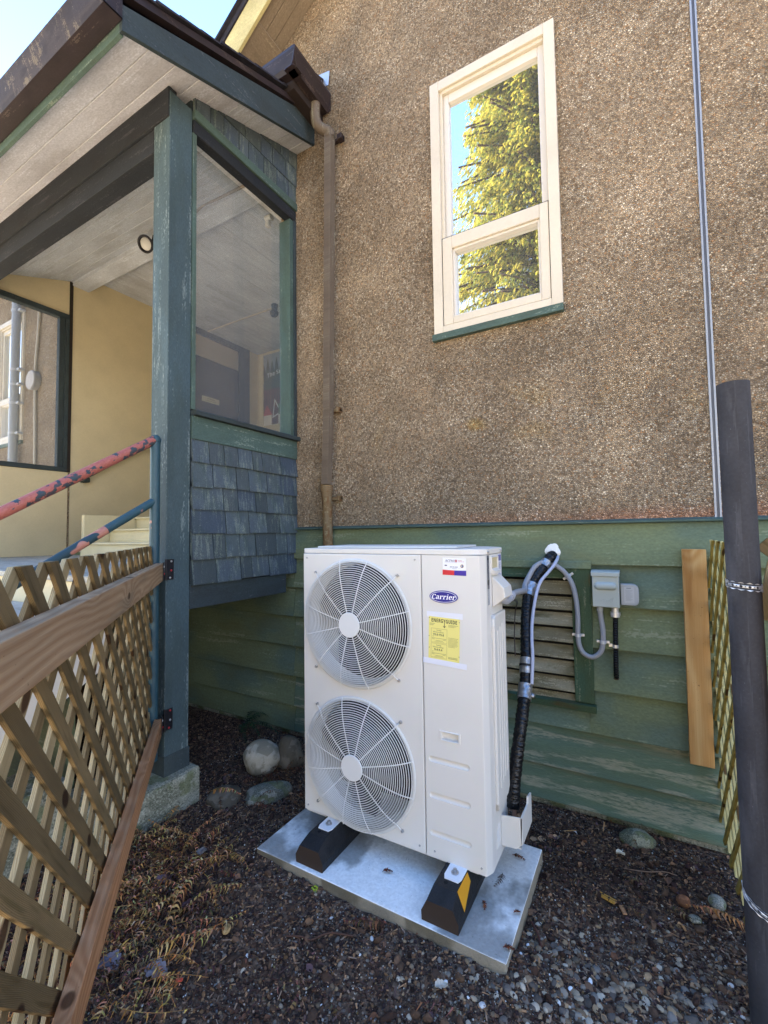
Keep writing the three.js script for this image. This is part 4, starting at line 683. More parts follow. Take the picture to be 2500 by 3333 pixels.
  { const cs = document.createElement('canvas'); cs.width = 512; cs.height = 212; const q = cs.getContext('2d'); q.fillStyle = '#22208c'; q.fillRect(0, 0, 512, 212); q.strokeStyle = '#f2f2f4'; q.lineWidth = 8; q.beginPath(); q.ellipse(256, 106, 240, 92, 0, 0, Math.PI * 2); q.stroke(); q.fillStyle = '#ffffff'; q.font = 'italic bold 118px serif'; q.textAlign = 'center'; q.textBaseline = 'middle'; q.fillText('Carrier', 250, 106);
    const tx = new THREE.CanvasTexture(cs); tx.colorSpace = THREE.SRGBColorSpace; tx.anisotropy = 8; const g = new THREE.CircleGeometry(1, 64); g.scale(0.0625, 0.0252, 1); g.translate(-0.737, 1.2565, F + 0.0045); part(badge, 'badge_face', [g], new THREE.MeshPhysicalMaterial({ map: tx, roughness: 0.3 })); }
  D('contact_sticker', decal(0.104, 0.072, -0.6865, 1.3845, F + 0.0012, (q, w, h) => {
    q.fillStyle = '#f1f1f4'; q.fillRect(0, 0, w, h); q.fillStyle = '#2a2a66'; q.font = 'italic bold 62px serif'; q.fillText('ACTION', 48, 82); q.strokeStyle = '#a0a0c0'; q.lineWidth = 3; q.beginPath(); q.moveTo(40, 96); q.lineTo(320, 96); q.stroke();
    q.fillStyle = '#c87c84'; q.fillRect(272, 34, 46, 52); q.font = 'bold 20px sans-serif'; q.fillStyle = '#c05a5e'; q.fillText('HEATING', 334, 56); q.fillText('COOLING LTD', 334, 80); q.fillStyle = '#34345e'; q.beginPath(); q.ellipse(72, 158, 30, 12, 0, 0, 7); q.fill(); q.font = 'bold 28px sans-serif'; q.fillText('250-338-5025', 160, 196); q.fillStyle = '#9a9ab0'; q.fillRect(110, 210, 300, 5);
    q.fillStyle = '#b8863c'; q.beginPath(); q.arc(424, 162, 36, 0, 7); q.fill(); q.fillStyle = '#4a6ea0'; q.beginPath(); q.arc(424, 162, 26, 0, 7); q.fill(); q.fillStyle = '#e8d8c0'; q.beginPath(); q.arc(416, 158, 12, 0, 7); q.fill();
    q.fillStyle = '#d63038'; q.fillRect(0, h - 116, w / 2, 116); q.fillStyle = '#43309e'; q.fillRect(w / 2, h - 116, w / 2, 116); q.fillStyle = '#f1f1f4'; q.beginPath(); q.ellipse(w / 2, h - 122, w * 0.7, 22, 0, 0, 7); q.fill(); q.fillStyle = '#8a8aa4'; q.fillRect(210, h - 140, 100, 7);
  }, 512, 0.4, false, -0.02), 'white sticker with red and purple foot');
  D('tape_strip', decal(0.162, 0.024, -0.735, 1.180, F + 0.0009, (q, w, h) => { q.fillStyle = '#e9eaf2'; q.fillRect(0, 0, w, h); }, 64, 0.3, false, -0.01));
  D('energy_label', decal(0.139, 0.181, -0.7395, 1.0795, F + 0.0013, (q, w, h) => {
    q.fillStyle = '#f0e488'; q.fillRect(0, 0, w, h); q.fillStyle = '#141414'; q.textAlign = 'center'; q.font = 'bold 78px sans-serif'; q.save(); q.translate(w / 2, 84); q.scale(0.80, 1); q.fillText('ENERGYGUIDE', 0, 0); q.restore();
    q.fillRect(w / 2 + 2, 84, 9, 62); q.beginPath(); q.moveTo(w / 2 - 20, 126); q.lineTo(w / 2 + 6, 160); q.lineTo(w / 2 + 34, 126); q.lineTo(w / 2 + 6, 142); q.fill();
    const ln = (x, y, l, t = 4) => { q.fillStyle = '#6f6838'; q.fillRect(x, y, l, t); };
    for (let i = 0; i < 3; i++) { ln(14, 104 + i * 14, 90 - i * 14); ln(326, 104 + i * 14, 160 - i * 30); }
    for (const [y, a, b] of [[182, 'Cooling', '15.6-15.6'], [414, 'Heating', '9.4-9.4']]) { q.strokeStyle = '#8a8040'; q.lineWidth = 3; q.strokeRect(44, y, 262, 216); q.fillStyle = '#3a3620'; q.font = '24px sans-serif'; q.fillText(a, 170, y + 32); q.fillText('Efficiency Rating', 160, y + 62); q.fillStyle = '#1c1a10'; q.font = 'bold 44px sans-serif'; q.fillText(b, 165, y + 108); q.fillRect(70, y + 118, 9, 11); ln(60, y + 148, 230, 4); ln(60, y + 140, 3, 14); ln(287, y + 140, 3, 14); ln(60, y + 164, 44); ln(240, y + 164, 50); ln(120, y + 182, 120); ln(100, y + 198, 160, 3); }
    for (let i = 0; i < 9; i++) ln(326, 300 + i * 17, i === 8 ? 110 : 160 - (i * 37 % 22)); ln(330, 596, 150, 5); ln(330, 612, 150, 7);
    q.fillStyle = '#4a4526'; for (const [x, y] of [[4, 20], [2, 300], [w - 10, 560], [w - 12, 40], [8, 480]]) q.fillRect(x, y, 8, 14);
  }, 512, 0.45, false, -0.035), 'yellow energy label');
  D('tape_strip', decal(0.196, 0.023, -0.739, 0.981, F + 0.0017, (q, w, h) => { q.fillStyle = '#e6e8f4'; q.fillRect(0, 0, w, h); }, 64, 0.3, false, -0.045));
  D('warning_label', decal(0.030, 0.205, -0.5624, 1.327, 0.866, (q, w, h) => { q.fillStyle = '#a9abb0'; q.fillRect(0, 0, w, h); q.fillStyle = '#5a5d66'; q.fillRect(4, 0, w - 8, h * 0.68); const r = rng(5); q.fillStyle = '#b9bbc2'; for (let i = 0; i < 60; i++) q.fillRect(10 + r() * (w - 30), 10 + r() * h * 0.6, 4 + r() * 18, 4); q.fillStyle = '#26282e'; q.fillRect(8, h * 0.5, w - 16, h * 0.1); q.fillRect(16, 40, w - 34, 40); q.fillStyle = '#7d8088'; for (let i = 0; i < 30; i++) q.fillRect(10 + r() * 20, h * 0.7 + r() * h * 0.28, 10 + r() * 40, 4); }, 128, 0.5, true));
  D('rating_label', decal(0.055, 0.115, -0.5622, 1.372, 0.694, (q, w, h) => { q.fillStyle = '#dcdce6'; q.fillRect(0, 0, w, h); const r = rng(9); q.fillStyle = '#6c6ea0'; q.fillRect(10, 14, w - 20, h * 0.22); q.fillStyle = '#80829a'; for (let i = 0; i < 26; i++) q.fillRect(12, h * 0.32 + i * h * 0.025, 30 + r() * (w - 50), 3); }, 128, 0.5, true));
}
function toFlat(g) { g = g.index ? g.toNonIndexed() : g; g.computeVertexNormals(); return g; }
/* ------------------------------------------------ pad and rubber blocks */
const PX0 = -1.615, PX1 = -0.452;
{
  let g = new RoundedBoxGeometry(PX1 - PX0, 0.13, 0.628, 4, 0.005); g = uvm(g); g.translate((PX0 + PX1) / 2, 0.005, 0.822);
  const t = thing('concrete_pad', 'grey concrete pad under the heat pump', 'concrete pad', [-0.976, -0.06, 0.822]);
  const p = g.attributes.position, n = g.attributes.normal, pick = (f) => { const o = new THREE.BufferGeometry(); for (const k of ['position', 'normal', 'uv']) { const a = g.attributes[k], q = []; for (let i = 0; i < p.count; i += 3) if (f(i)) for (let j = 0; j < 3; j++) for (let c = 0; c < a.itemSize; c++) q.push(a.array[(i + j) * a.itemSize + c]); o.setAttribute(k, new THREE.Float32BufferAttribute(q, a.itemSize)); } return o; };
  const up = (i) => (n.getY(i) + n.getY(i + 1) + n.getY(i + 2)) / 3 > 0.5;
  part(t, 'trowelled_top', [pick(up)], padMat); part(t, 'rough_sides', [pick((i) => !up(i))], padSide, 'rough earthy sides');
}
function block(x, name, label) {
  const t = thing(name, label, 'rubber block', [x, PT, 0.82]), w = 0.073, tw = 0.046, yb = PT + 0.001, yt = PT + 0.103, zf = 1.115, zb = 0.52;
  const Q = (a, b, c, d) => [...a, ...b, ...c, ...a, ...c, ...d];
  const ring = (z, p) => p.map(([a, b]) => [x + a, yb + b, z]);
  const hexa = [[-w, 0], [w, 0], [w + 0.002, 0.034], [0.052, 0.078], [-0.052, 0.078], [-w - 0.002, 0.034]], back = [[-w, 0], [w, 0], [w + 0.002, 0.034], [tw, 0.102], [-tw, 0.102], [-w - 0.002, 0.034]];
  const f0 = ring(zf, hexa), f1 = ring(zf - 0.058, back), f2 = ring(zb, back), tris = [], T = (...p) => p.forEach((q) => tris.push(...q));
  for (const [a, b] of [[f0, f1], [f1, f2]]) for (let i = 0; i < 6; i++) { const j = (i + 1) % 6; T(a[i], a[j], b[j], a[i], b[j], b[i]); }
  for (let i = 1; i < 5; i++) T(f2[0], f2[i + 1], f2[i]);
  const end = []; for (let i = 1; i < 5; i++) end.push(...f0[0], ...f0[i], ...f0[i + 1]);
  const mk = (p) => { const g = new THREE.BufferGeometry(); g.setAttribute('position', new THREE.Float32BufferAttribute(p, 3)); g.computeVertexNormals(); return uvm(g, 'z'); };
  part(t, 'body', [mk(tris)], rubber);
  part(t, 'end_face', [mk(end)], rubberFace);
  part(t, 'bolt_hole', [cyl(V(x - 0.008, yt - 0.002, zf - 0.085), V(x - 0.008, yt + 0.0008, zf - 0.085), 0.0085, 16)], plain(0x050506, 0.9));
  return t;
}
{
  block(-1.320, 'rubber_block', 'black rubber block under the left foot of the heat pump');
  const b = block(-0.703, 'rubber_block', 'black rubber block with a yellow reflective patch');
  const x = -0.703, q = (u, v) => { const a = V(x + 0.075, PT + 0.035, 0), c = V(x + 0.046, PT + 0.103, 0), p = a.lerp(c, v); p.x += 0.0012; p.y += 0.0008; p.z = u; return [p.x, p.y, p.z]; };
  const P = [...q(1.052, 0.05), ...q(0.94, 0.55), ...q(0.94, 0.99), ...q(1.052, 0.05), ...q(0.94, 0.99), ...q(1.052, 0.99)];
  const g = new THREE.BufferGeometry(); g.setAttribute('position', new THREE.Float32BufferAttribute(P, 3)); g.computeVertexNormals(); part(b, 'yellow_patch', [g], yellow);
}
/* ------------------------------------------------ pipes and wiring at the wall */
{
  const P = [[-0.444, 1.394, 0.01], [-0.449, 1.388, 0.04], [-0.484, 1.335, 0.09], [-0.526, 1.253, 0.15], [-0.545, 1.192, 0.2], [-0.547, 1.106, 0.26], [-0.537, 1.005, 0.33], [-0.523, 0.911, 0.4], [-0.5175, 0.794, 0.46], [-0.515, 0.70, 0.535], [-0.521, 0.60, 0.585], [-0.530, 0.50, 0.622], [-0.538, 0.40, 0.648], [-0.541, 0.315, 0.664]].map((p) => V(...p));
  const cv = new THREE.CatmullRomCurve3(P, false, 'centripetal');
  const t = thing('refrigerant_line', 'black wrapped pipe bundle rising from the heat pump to the wall', 'insulated pipe', [-0.54, 0.315, 0.66]);
  part(t, 'wrapped_pipe', [tube(P, 0.0285, 260, 20, { disp: (u, a) => 0.0026 * (vn(u * 160 + a * 1.2, a * 1.6, 4096, 10, 5) - 0.5) + 0.003 * (vn(u * 60, a * 1.2, 4096, 8, 9) - 0.5) + 0.0012 * Math.sin(u * 300 + a) })], blackWrap);
  const band = (u0, u1, r = 0.0315) => { const q = []; for (let i = 0; i <= 6; i++) q.push(cv.getPointAt(u0 + (u1 - u0) * i / 6)); part(t, 'foil_tape', [tube(q, r, 16, 20, { disp: (u, a) => 0.0014 * (vn(u * 200, a * 3, 4096, 19, 15) - 0.5) })], tapeMat); };
  band(0.062, 0.092); band(0.185, 0.245, 0.032); band(0.505, 0.560); band(0.60, 0.655, 0.033);
  part(t, 'black_tie', [tube([0.528, 0.536].map((u) => cv.getPointAt(u)), 0.0342, 3, 20)], darkIron);
  const kb = cv.getPointAt(0.635); part(t, 'tape_knot', [rock(kb.x + 0.036, kb.y, kb.z, 0.014, 0.012, 0.014, 4, 3, 0.2)], tapeMat);
  part(t, 'copper_pipe', [cyl(V(-0.528, 0.23, 0.70), V(-0.531, 0.34, 0.67), 0.009, 12)], plain(0xb9907a, 0.35, { metalness: 0.7 }));
  const f = rock(-0.445, 1.412, 0.010, 0.052, 0.050, 0.036, 5, 5, 0.42); single('foam_plug', [f], plain(0xf1efec, 0.8), 'white lumpy foam sealing the pipe hole in the siding', 'foam sealant', [-0.446, 1.398, 0.01]);
  single('control_cable', [tube([[-0.420, 1.392, 0.02], [-0.416, 1.375, 0.06], [-0.428, 1.338, 0.12], [-0.455, 1.300, 0.155], [-0.486, 1.255, 0.19], [-0.502, 1.18, 0.245], [-0.509, 1.06, 0.315], [-0.5, 0.98, 0.375], [-0.489, 0.915, 0.42], [-0.485, 0.80, 0.475]], 0.0085, 70, 10)], plain(0xb4b8cc, 0.4), 'thin pale cable taped along the black pipe bundle', 'cable', [-0.5, 0.98, 0.37]);
  const w = thing('power_whip', 'grey flexible conduit from the heat pump side to the pipe bundle', 'conduit', [-0.545, 1.22, 0.68]);
  part(w, 'conduit', [tube([[-0.536, 1.233, 0.62], [-0.536, 1.238, 0.56], [-0.533, 1.234, 0.46], [-0.536, 1.226, 0.36], [-0.556, 1.215, 0.255], [-0.566, 1.235, 0.20], [-0.553, 1.275, 0.165], [-0.523, 1.333, 0.125], [-0.487, 1.354, 0.095], [-0.452, 1.348, 0.065], [-0.436, 1.337, 0.05]], 0.0135, 110, 14)], conduitMat);
  part(w, 'elbow', [tube([[-0.548, 1.262, 0.745], [-0.540, 1.236, 0.735], [-0.535, 1.222, 0.70], [-0.535, 1.226, 0.655], [-0.536, 1.233, 0.62]], 0.0165, 30, 14)], plain(0xa3a6b2, 0.4));
  part(w, 'nut', [cyl(V(-0.5355, 1.229, 0.645), V(-0.536, 1.235, 0.605), 0.021, 8)], plain(0xb0b3be, 0.4));
  single('ground_wire', [tube([[-0.545, 1.21, 0.60], [-0.535, 1.195, 0.52], [-0.553, 1.17, 0.44], [-0.572, 1.12, 0.40], [-0.574, 1.02, 0.42], [-0.563, 0.92, 0.46]], 0.0028, 40, 6)], plain(0x2a1c18, 0.5), 'thin dark wire hanging beside the pipe bundle', 'wire', [-0.56, 1.1, 0.42]);
}
{
  const t = thing('disconnect_box', 'grey electrical disconnect box mounted on the green siding', 'electrical box', [-0.18, 1.12, 0.03]);
  part(t, 'body', [bx(-0.243, -0.117, 1.124, 1.300, 0.022, 0.085, 0.004)], boxGrey);
  const lid = part(t, 'lid', [bx(-0.2425, -0.1175, 1.128, 1.287, 0.0852, 0.089, 0.002), prism([[0.022, 1.302], [0.022, 1.316], [0.090, 1.311], [0.097, 1.306], [0.097, 1.288], [0.093, 1.288], [0.092, 1.302]], 'x', -0.247, -0.113)], boxGrey);
  const pill = new THREE.CapsuleGeometry(0.0205, 0.066, 8, 18); pill.rotateZ(Math.PI / 2); pill.scale(1, 1, 0.72); pill.translate(-0.180, 1.236, 0.0895); part(lid, 'handle_bulge', [pill.toNonIndexed()], boxGrey);
  part(lid, 'bird_emblem', [tube([[-0.207, 1.159, 0.0893], [-0.19, 1.165, 0.0893], [-0.172, 1.160, 0.0893], [-0.158, 1.166, 0.0893], [-0.150, 1.176, 0.0893], [-0.143, 1.174, 0.0893], [-0.151, 1.168, 0.0893], [-0.150, 1.156, 0.0893], [-0.17, 1.151, 0.0893], [-0.207, 1.159, 0.0893]], 0.0012, 50, 5)], boxGrey);
  const s = new THREE.Shape(); s.moveTo(-0.112, 1.139); s.lineTo(-0.055, 1.139); s.quadraticCurveTo(-0.030, 1.139, -0.030, 1.170); s.lineTo(-0.030, 1.215); s.quadraticCurveTo(-0.030, 1.248, -0.062, 1.248); s.lineTo(-0.112, 1.248); s.closePath();
  const sg = new THREE.ExtrudeGeometry(s, { depth: 0.034, bevelEnabled: true, bevelSize: 0.005, bevelThickness: 0.005, bevelOffset: -0.005, bevelSegments: 3 }); sg.translate(0, 0, 0.03);
  const cov = part(t, 'side_cover', [sg], boxGrey2);
  const a = decal(0.046, 0.082, -0.073, 1.193, 0.0697, (q, w, h) => { q.fillStyle = '#b2b6ba'; q.fillRect(0, 0, w, h); q.fillStyle = '#8a8e92'; q.fillRect(30, 10, 60, 16); for (let i = 0; i < 12; i++) q.fillRect(14 + (i * 7 % 12), 44 + i * 13, 92 - (i * 13 % 30), 4); }, 128, 0.45); part(cov, 'cover_print', [a[0]], a[1]);
  for (const [x, m] of [[-0.213, boxGrey2], [-0.141, galv]]) { part(t, 'fitting', [cyl(V(x, 1.123, 0.052), V(x, 1.100, 0.052), m === galv ? 0.017 : 0.0155, 20), ...(m === galv ? [cyl(V(x, 1.100, 0.052), V(x, 1.083, 0.052), 0.025, 8), cyl(V(x, 1.083, 0.052), V(x, 1.074, 0.052), 0.022, 20)] : [])], m); }
}
{
  const t = thing('supply_conduit', 'grey flexible conduit looping below the disconnect box', 'conduit', [-0.26, 0.86, 0.05]);
  part(t, 'conduit', [tube([[-0.446, 1.362, 0.02], [-0.437, 1.345, 0.055], [-0.415, 1.328, 0.06], [-0.384, 1.302, 0.06], [-0.348, 1.243, 0.058], [-0.329, 1.16, 0.056], [-0.323, 1.06, 0.055], [-0.325, 0.964, 0.055], [-0.320, 0.908, 0.055], [-0.298, 0.867, 0.055], [-0.257, 0.853, 0.054], [-0.218, 0.883, 0.053], [-0.204, 0.936, 0.052], [-0.203, 1.005, 0.052], [-0.209, 1.06, 0.052], [-0.213, 1.108, 0.052]], 0.0128, 150, 14)], conduitMat);
  const clamp = (x, y, ang) => { const g = [cyl(V(-0.008, 0, 0), V(0.008, 0, 0), 0.0155, 18), bx(-0.007, 0.007, -0.031, 0.031, -0.014, -0.010, 0.001)]; const k = join(g); k.rotateZ(ang); k.translate(x, y, 0.0545); const c = part(t, 'clamp', [k], plain(0xc0c4cc, 0.35, { metalness: 0.3 })); for (const e of [-1, 1]) { const d = V(0, 0.026 * e, 0).applyAxisAngle(V(0, 0, 1), ang); part(c, 'screw', [cyl(V(x + d.x, y + d.y, 0.044), V(x + d.x, y + d.y, 0.0485), 0.005, 10)], galv); } };
  clamp(-0.366, 1.277, -0.95); clamp(-0.3245, 0.962, 1.57); clamp(-0.204, 0.938, 1.57);
  const b = thing('feed_conduit', 'short black ribbed conduit from the disconnect box into the siding', 'conduit', [-0.145, 0.77, 0.05]);
  part(b, 'conduit', [tube([[-0.141, 1.085, 0.052], [-0.143, 1.0, 0.051], [-0.145, 0.92, 0.05], [-0.147, 0.82, 0.049], [-0.148, 0.765, 0.036], [-0.148, 0.750, 0.012]], 0.0122, 90, 14)], conduitBlack);
  part(b, 'clamp', [cyl(V(-0.1455, 0.914, 0.05), V(-0.1452, 0.930, 0.05), 0.0150, 18), bx(-0.178, -0.150, 0.913, 0.930, 0.034, 0.038, 0.001)], galv); part(b, 'screw', [cyl(V(-0.169, 0.9215, 0.038), V(-0.169, 0.9215, 0.0425), 0.0055, 10)], galv);
  part(b, 'sealant', [rock(-0.148, 0.748, 0.022, 0.020, 0.013, 0.008, 6, 3, 0.3)], plain(0x4a3a30, 0.9));
}
/* ------------------------------------------------ downspout */
{
  const t = thing('downspout', 'brown ribbed downspout with flaking paint beside the porch corner', 'downspout', [-2.0, 1.5, 0.07]);
  const rib = (p, q, w, d) => { const ax = q.clone().sub(p), L = ax.length(), s = new THREE.Shape(), N = 6; const pts = []; for (let i = 0; i <= N * 4; i++) { const u = i / (N * 4); pts.push([-w / 2 + w * u, d / 2 + 0.0028 * Math.sin(u * N * 2 * Math.PI)]); } for (let i = N * 4; i >= 0; i--) { const u = i / (N * 4); pts.push([-w / 2 + w * u, -d / 2]); } pts.forEach((a, i) => i ? s.lineTo(...a) : s.moveTo(...a)); const g = new THREE.ExtrudeGeometry(s, { depth: L, bevelEnabled: false }); ax.normalize(); const zz = ax, xx = V(1, 0, 0).addScaledVector(ax, -ax.x).normalize(), yy = zz.clone().cross(xx); g.applyMatrix4(new THREE.Matrix4().makeBasis(xx, yy, zz).setPosition(p)); return uvm(g, 'y'); };
  part(t, 'pipe', [rib(V(-1.950, 4.59, 0.062), V(-1.985, 2.455, 0.062), 0.060, 0.056)], spoutMat);
  part(t, 'pipe', [rib(V(-1.984, 2.475, 0.062), V(-2.008, 1.895, 0.062), 0.057, 0.052)], spoutMat);
  const el = (p, name, w, d) => part(t, name, [uvm(prismTube(p, w, d), 'y')], spoutMat);
  el([[-2.045, 4.80, 0.115], [-2.045, 4.70, 0.115], [-2.030, 4.635, 0.105], [-1.985, 4.595, 0.075], [-1.952, 4.575, 0.064], [-1.950, 4.53, 0.062]], 'elbow', 0.040, 0.034);
  part(t, 'collar', [cyl(V(-2.008, 1.888, 0.062), V(-2.008, 1.838, 0.062), 0.046, 20), cyl(V(-2.007, 1.838, 0.062), V(-2.006, 1.80, 0.062), 0.041, 20)], rustMat);
  part(t, 'drain_pipe', [cyl(V(-2.004, 1.81, 0.062), V(-1.992, 1.0, 0.062), 0.037, 20)], rustMat, 'rusty round lower pipe');
  for (const [y, m, w] of [[4.525, metalBrown, 0.10], [2.445, rustMat, 0.09], [1.79, rustMat, 0.09]]) part(t, 'bracket', [bx(-2.0, -1.905 + (y > 4 ? 0.05 : 0), y - 0.011, y + 0.011, 0.004, 0.03, 0.002), bx(-1.925 + (y > 4 ? 0.03 : 0), -1.905 + (y > 4 ? 0.05 : 0), y - 0.02, y + 0.02, 0.002, 0.05, 0.003)], m);
}
function prismTube(p, w, d) { const g = tube(p, 1, 36, 12, { caps: false }); const pos = g.attributes.position, cv = new THREE.CatmullRomCurve3(p.map((a) => V(...a)), false, 'centripetal'); const nn = g.attributes.normal; for (let i = 0; i < pos.count; i++) { const n = V().fromBufferAttribute(nn, i), c = V().fromBufferAttribute(pos, i).sub(n); pos.setXYZ(i, c.x + n.x * w, c.y + n.y * w, c.z + n.z * d); } return g; }
/* ------------------------------------------------ right edge: plank, lattice, pipe, post */
{
  const t = bx(0.155, 0.252, 0.404, 1.429, 0.034, 0.072, 0.003, 'y'); t.applyMatrix4(new THREE.Matrix4().makeTranslation(0.2, 0.4, 0.05).multiply(new THREE.Matrix4().makeRotationZ(-0.006)).multiply(new THREE.Matrix4().makeTranslation(-0.2, -0.4, -0.05)));
  single('cedar_plank', [t], plankMat, 'bare cedar plank fixed upright on the siding beside the lattice', 'plank', [0.205, 0.404, 0.04]);
  const l = thing('lattice_screen', 'narrow olive lattice panel between plank and black pipe', 'lattice', [0.268, 0.06, 0.45]);
  const S = (z0, dir, x, mat) => {
    let a = z0, ya = 1.475, b = z0 + dir * 1.36, yb = 0.115; const lo = 0.012, hi = 0.80;
    if (b < lo) { yb += lo - b; b = lo; } if (b > hi) { yb += b - hi; b = hi; } if (a > hi) { ya -= a - hi; a = hi; } if (a < lo) { ya -= lo - a; a = lo; } if (ya - yb < 0.08) return;
    const sk = 0.017, g = prism([[a - sk, ya], [a + sk, ya], [b + sk, yb], [b - sk, yb]].map(([p, q]) => [Math.max(0.004, p), q]), 'x', x, x + 0.009, 'y', 0.001), u = g.attributes.uv, p = g.attributes.position, o = rr(0, 2);
    for (let i = 0; i < p.count; i++) { const zz = p.getZ(i), y = p.getY(i); u.setXY(i, ((zz - a) * dir - (y - ya)) * 0.7071 + o, ((zz - a) + dir * (y - ya)) * 0.7071 + p.getX(i) + o); }
    part(l, 'lattice_slat', [g], mat);
  };
  for (let k = 0; k < 15; k++) S(0.09 + k * 0.157, -1, 0.262, oliveSlat);
  for (let k = -10; k < 6; k++) S(0.09 + k * 0.157, 1, 0.2725, paleSlat);
  single('paper_tag', [bx(0.258, 0.259, 1.30, 1.345, 0.02, 0.06, 0)], paper, 'small white paper tag stapled on the lattice edge', 'tag', [0.258, 1.32, 0.04]);
  const ax = (y) => V(0.272 + 0.003 * (2 - y), y, 0.872);
  const pp = thing('black_pipe', 'tall black plastic pipe strapped upright at the right edge', 'pipe', [0.28, 0, 0.872]);
  const cv = []; { const g = new THREE.CylinderGeometry(0.0445, 0.0445, 2.2, 56, 60, true); const p = g.attributes.position; for (let i = 0; i < p.count; i++) { const y = p.getY(i) + 0.9; const c = ax(y); p.setXYZ(i, p.getX(i) + c.x, y, p.getZ(i) + c.z); } const u = g.attributes.uv; for (let i = 0; i < u.count; i++) u.setXY(i, u.getY(i) * 2.2, u.getX(i) * 0.28); cv.push(g.toNonIndexed()); const in_ = new THREE.CylinderGeometry(0.040, 0.040, 0.3, 40, 1, true); in_.translate(ax(2).x, 1.85, 0.872); cv.push(in_.toNonIndexed()); const rg = new THREE.RingGeometry(0.040, 0.0445, 56); rg.rotateX(-Math.PI / 2); rg.translate(ax(2).x, 2.0, 0.872); cv.push(rg.toNonIndexed()); }
  part(pp, 'pipe', cv, pipeBlack);
  const strap = (y, a0, a1, drop) => {
    const s = new THREE.Shape(), R = 0.0458, L = (a1 - a0) * R, N = 60, hw = (u) => 0.0112 + 0.0018 * Math.cos(u / 0.022 * Math.PI * 2);
    for (let i = 0; i <= N; i++) { const u = L * i / N; i ? s.lineTo(u, hw(u)) : s.moveTo(u, hw(u)); } for (let i = N; i >= 0; i--) { const u = L * i / N; s.lineTo(u, -hw(u)); }
    for (let u = 0.011; u < L - 0.006; u += 0.011) { const h = new THREE.Path(), k = Math.round(u / 0.011) & 1; h.absellipse(u, 0, k ? 0.0016 : 0.0042, k ? 0.0016 : 0.0042, 0, Math.PI * 2, true); s.holes.push(h); }
    const g = new THREE.ExtrudeGeometry(s, { depth: 0.0012, bevelEnabled: false, curveSegments: 8 }), p = g.attributes.position;
    for (let i = 0; i < p.count; i++) { const u = p.getX(i), v = p.getY(i), d = p.getZ(i), a = a0 + u / R, yy = y + v - drop * u, c = ax(yy); p.setXYZ(i, c.x + (R + d) * Math.sin(a), yy, c.z + (R + d) * Math.cos(a)); }
    g.computeVertexNormals(); part(pp, 'metal_strap', [g], galv);
  };
  strap(1.352, -1.75, 1.35, 0.10); strap(0.40, -1.75, 1.35, 0.52);
  const fp = thing('fence_post', 'reddish timber fence post at the right picture edge', 'fence post', [0.40, 0, 0.90]);
  part(fp, 'post', [bx(0.345, 0.435, -0.1, 1.385, 0.86, 0.95, 0.004, 'y')], cedarRed);
  part(fp, 'strap_end', [bx(0.338, 0.352, 1.31, 1.332, 0.9505, 0.952, 0)], galv);
  const l2 = thing('lattice_screen', 'lattice panel beyond the black pipe at the picture edge', 'lattice', [0.6, 0.1, 0.8]);
  for (let k = 0; k < 5; k++) { part(l2, 'lattice_slat', [bar(V(0.33 + k * 0.16, 1.48, 0.835), V(0.33 + k * 0.16 + 0.9, 0.58, 0.835), V(1, 1, 0), 0.045, 0.009, 0.001)], slatMats[0]); part(l2, 'lattice_slat', [bar(V(0.33 + k * 0.16 + 0.05, 1.48, 0.822), V(0.33 + k * 0.16 - 0.25 + 0.25, 1.48 - 0.05, 0.822).add(V(0.0, -0.2, 0)), V(1, 0, 0), 0.045, 0.009, 0.001)], slatMats[2]); }
}
/* ------------------------------------------------ stones */
{
  const S = (label, a, m) => single('stone', [rock(...a)], m, label, 'stone', [a[0], 0, a[2]]);
  S('pale rounded boulder in front of the other stones by the siding', [-2.225, 0.062, 0.50, 0.122, 0.118, 0.105, 3, 6, 0.26, 0.4], rockWhite);
  S('brown boulder just right of the pale rounded boulder', [-2.10, 0.045, 0.37, 0.095, 0.115, 0.085, 8, 6, 0.32, 0.9], rockBrown);
  S('flat tan stone half buried beside the concrete footing', [-2.165, 0.0, 0.85, 0.10, 0.055, 0.105, 12, 6, 0.30, 0.7], rockBrown);
  S('flat speckled grey stone between footing and heat pump pad', [-1.97, 0.0, 0.70, 0.135, 0.060, 0.08, 17, 6, 0.30, 0.75], rockGrey);
  S('pale mossy stone against the base of the siding', [-0.072, 0.008, 0.118, 0.075, 0.044, 0.055, 21, 6, 0.30, 0.1], tint(rockGrey, 0xffffee));
  S('small dark stone behind the pale rounded boulder', [-2.32, 0.02, 0.30, 0.045, 0.035, 0.035, 24, 4, 0.2, 0], rockGrey);
  S('grey stone beside the foot of the right lattice panel', [0.205, 0.012, 0.40, 0.030, 0.026, 0.028, 27, 4, 0.2, 0], rockGrey);
  S('small reddish brown stone left of the grey one by the lattice', [0.088, 0.010, 0.455, 0.026, 0.022, 0.022, 31, 4, 0.2, 0], tint(rockBrown, 0xe0a890));
  S('small tan pebble alone on the dark soil left of the pad', [-1.447, 0.012, 1.455, 0.016, 0.013, 0.022, 34, 4, 0.15, 0.6], tint(rockBrown, 0xffe0b0));
  S('pale grey flat pebble between twig and right lattice', [0.12, 0.008, 0.53, 0.022, 0.012, 0.016, 37, 4, 0.15, 0.2], rockGrey);
}
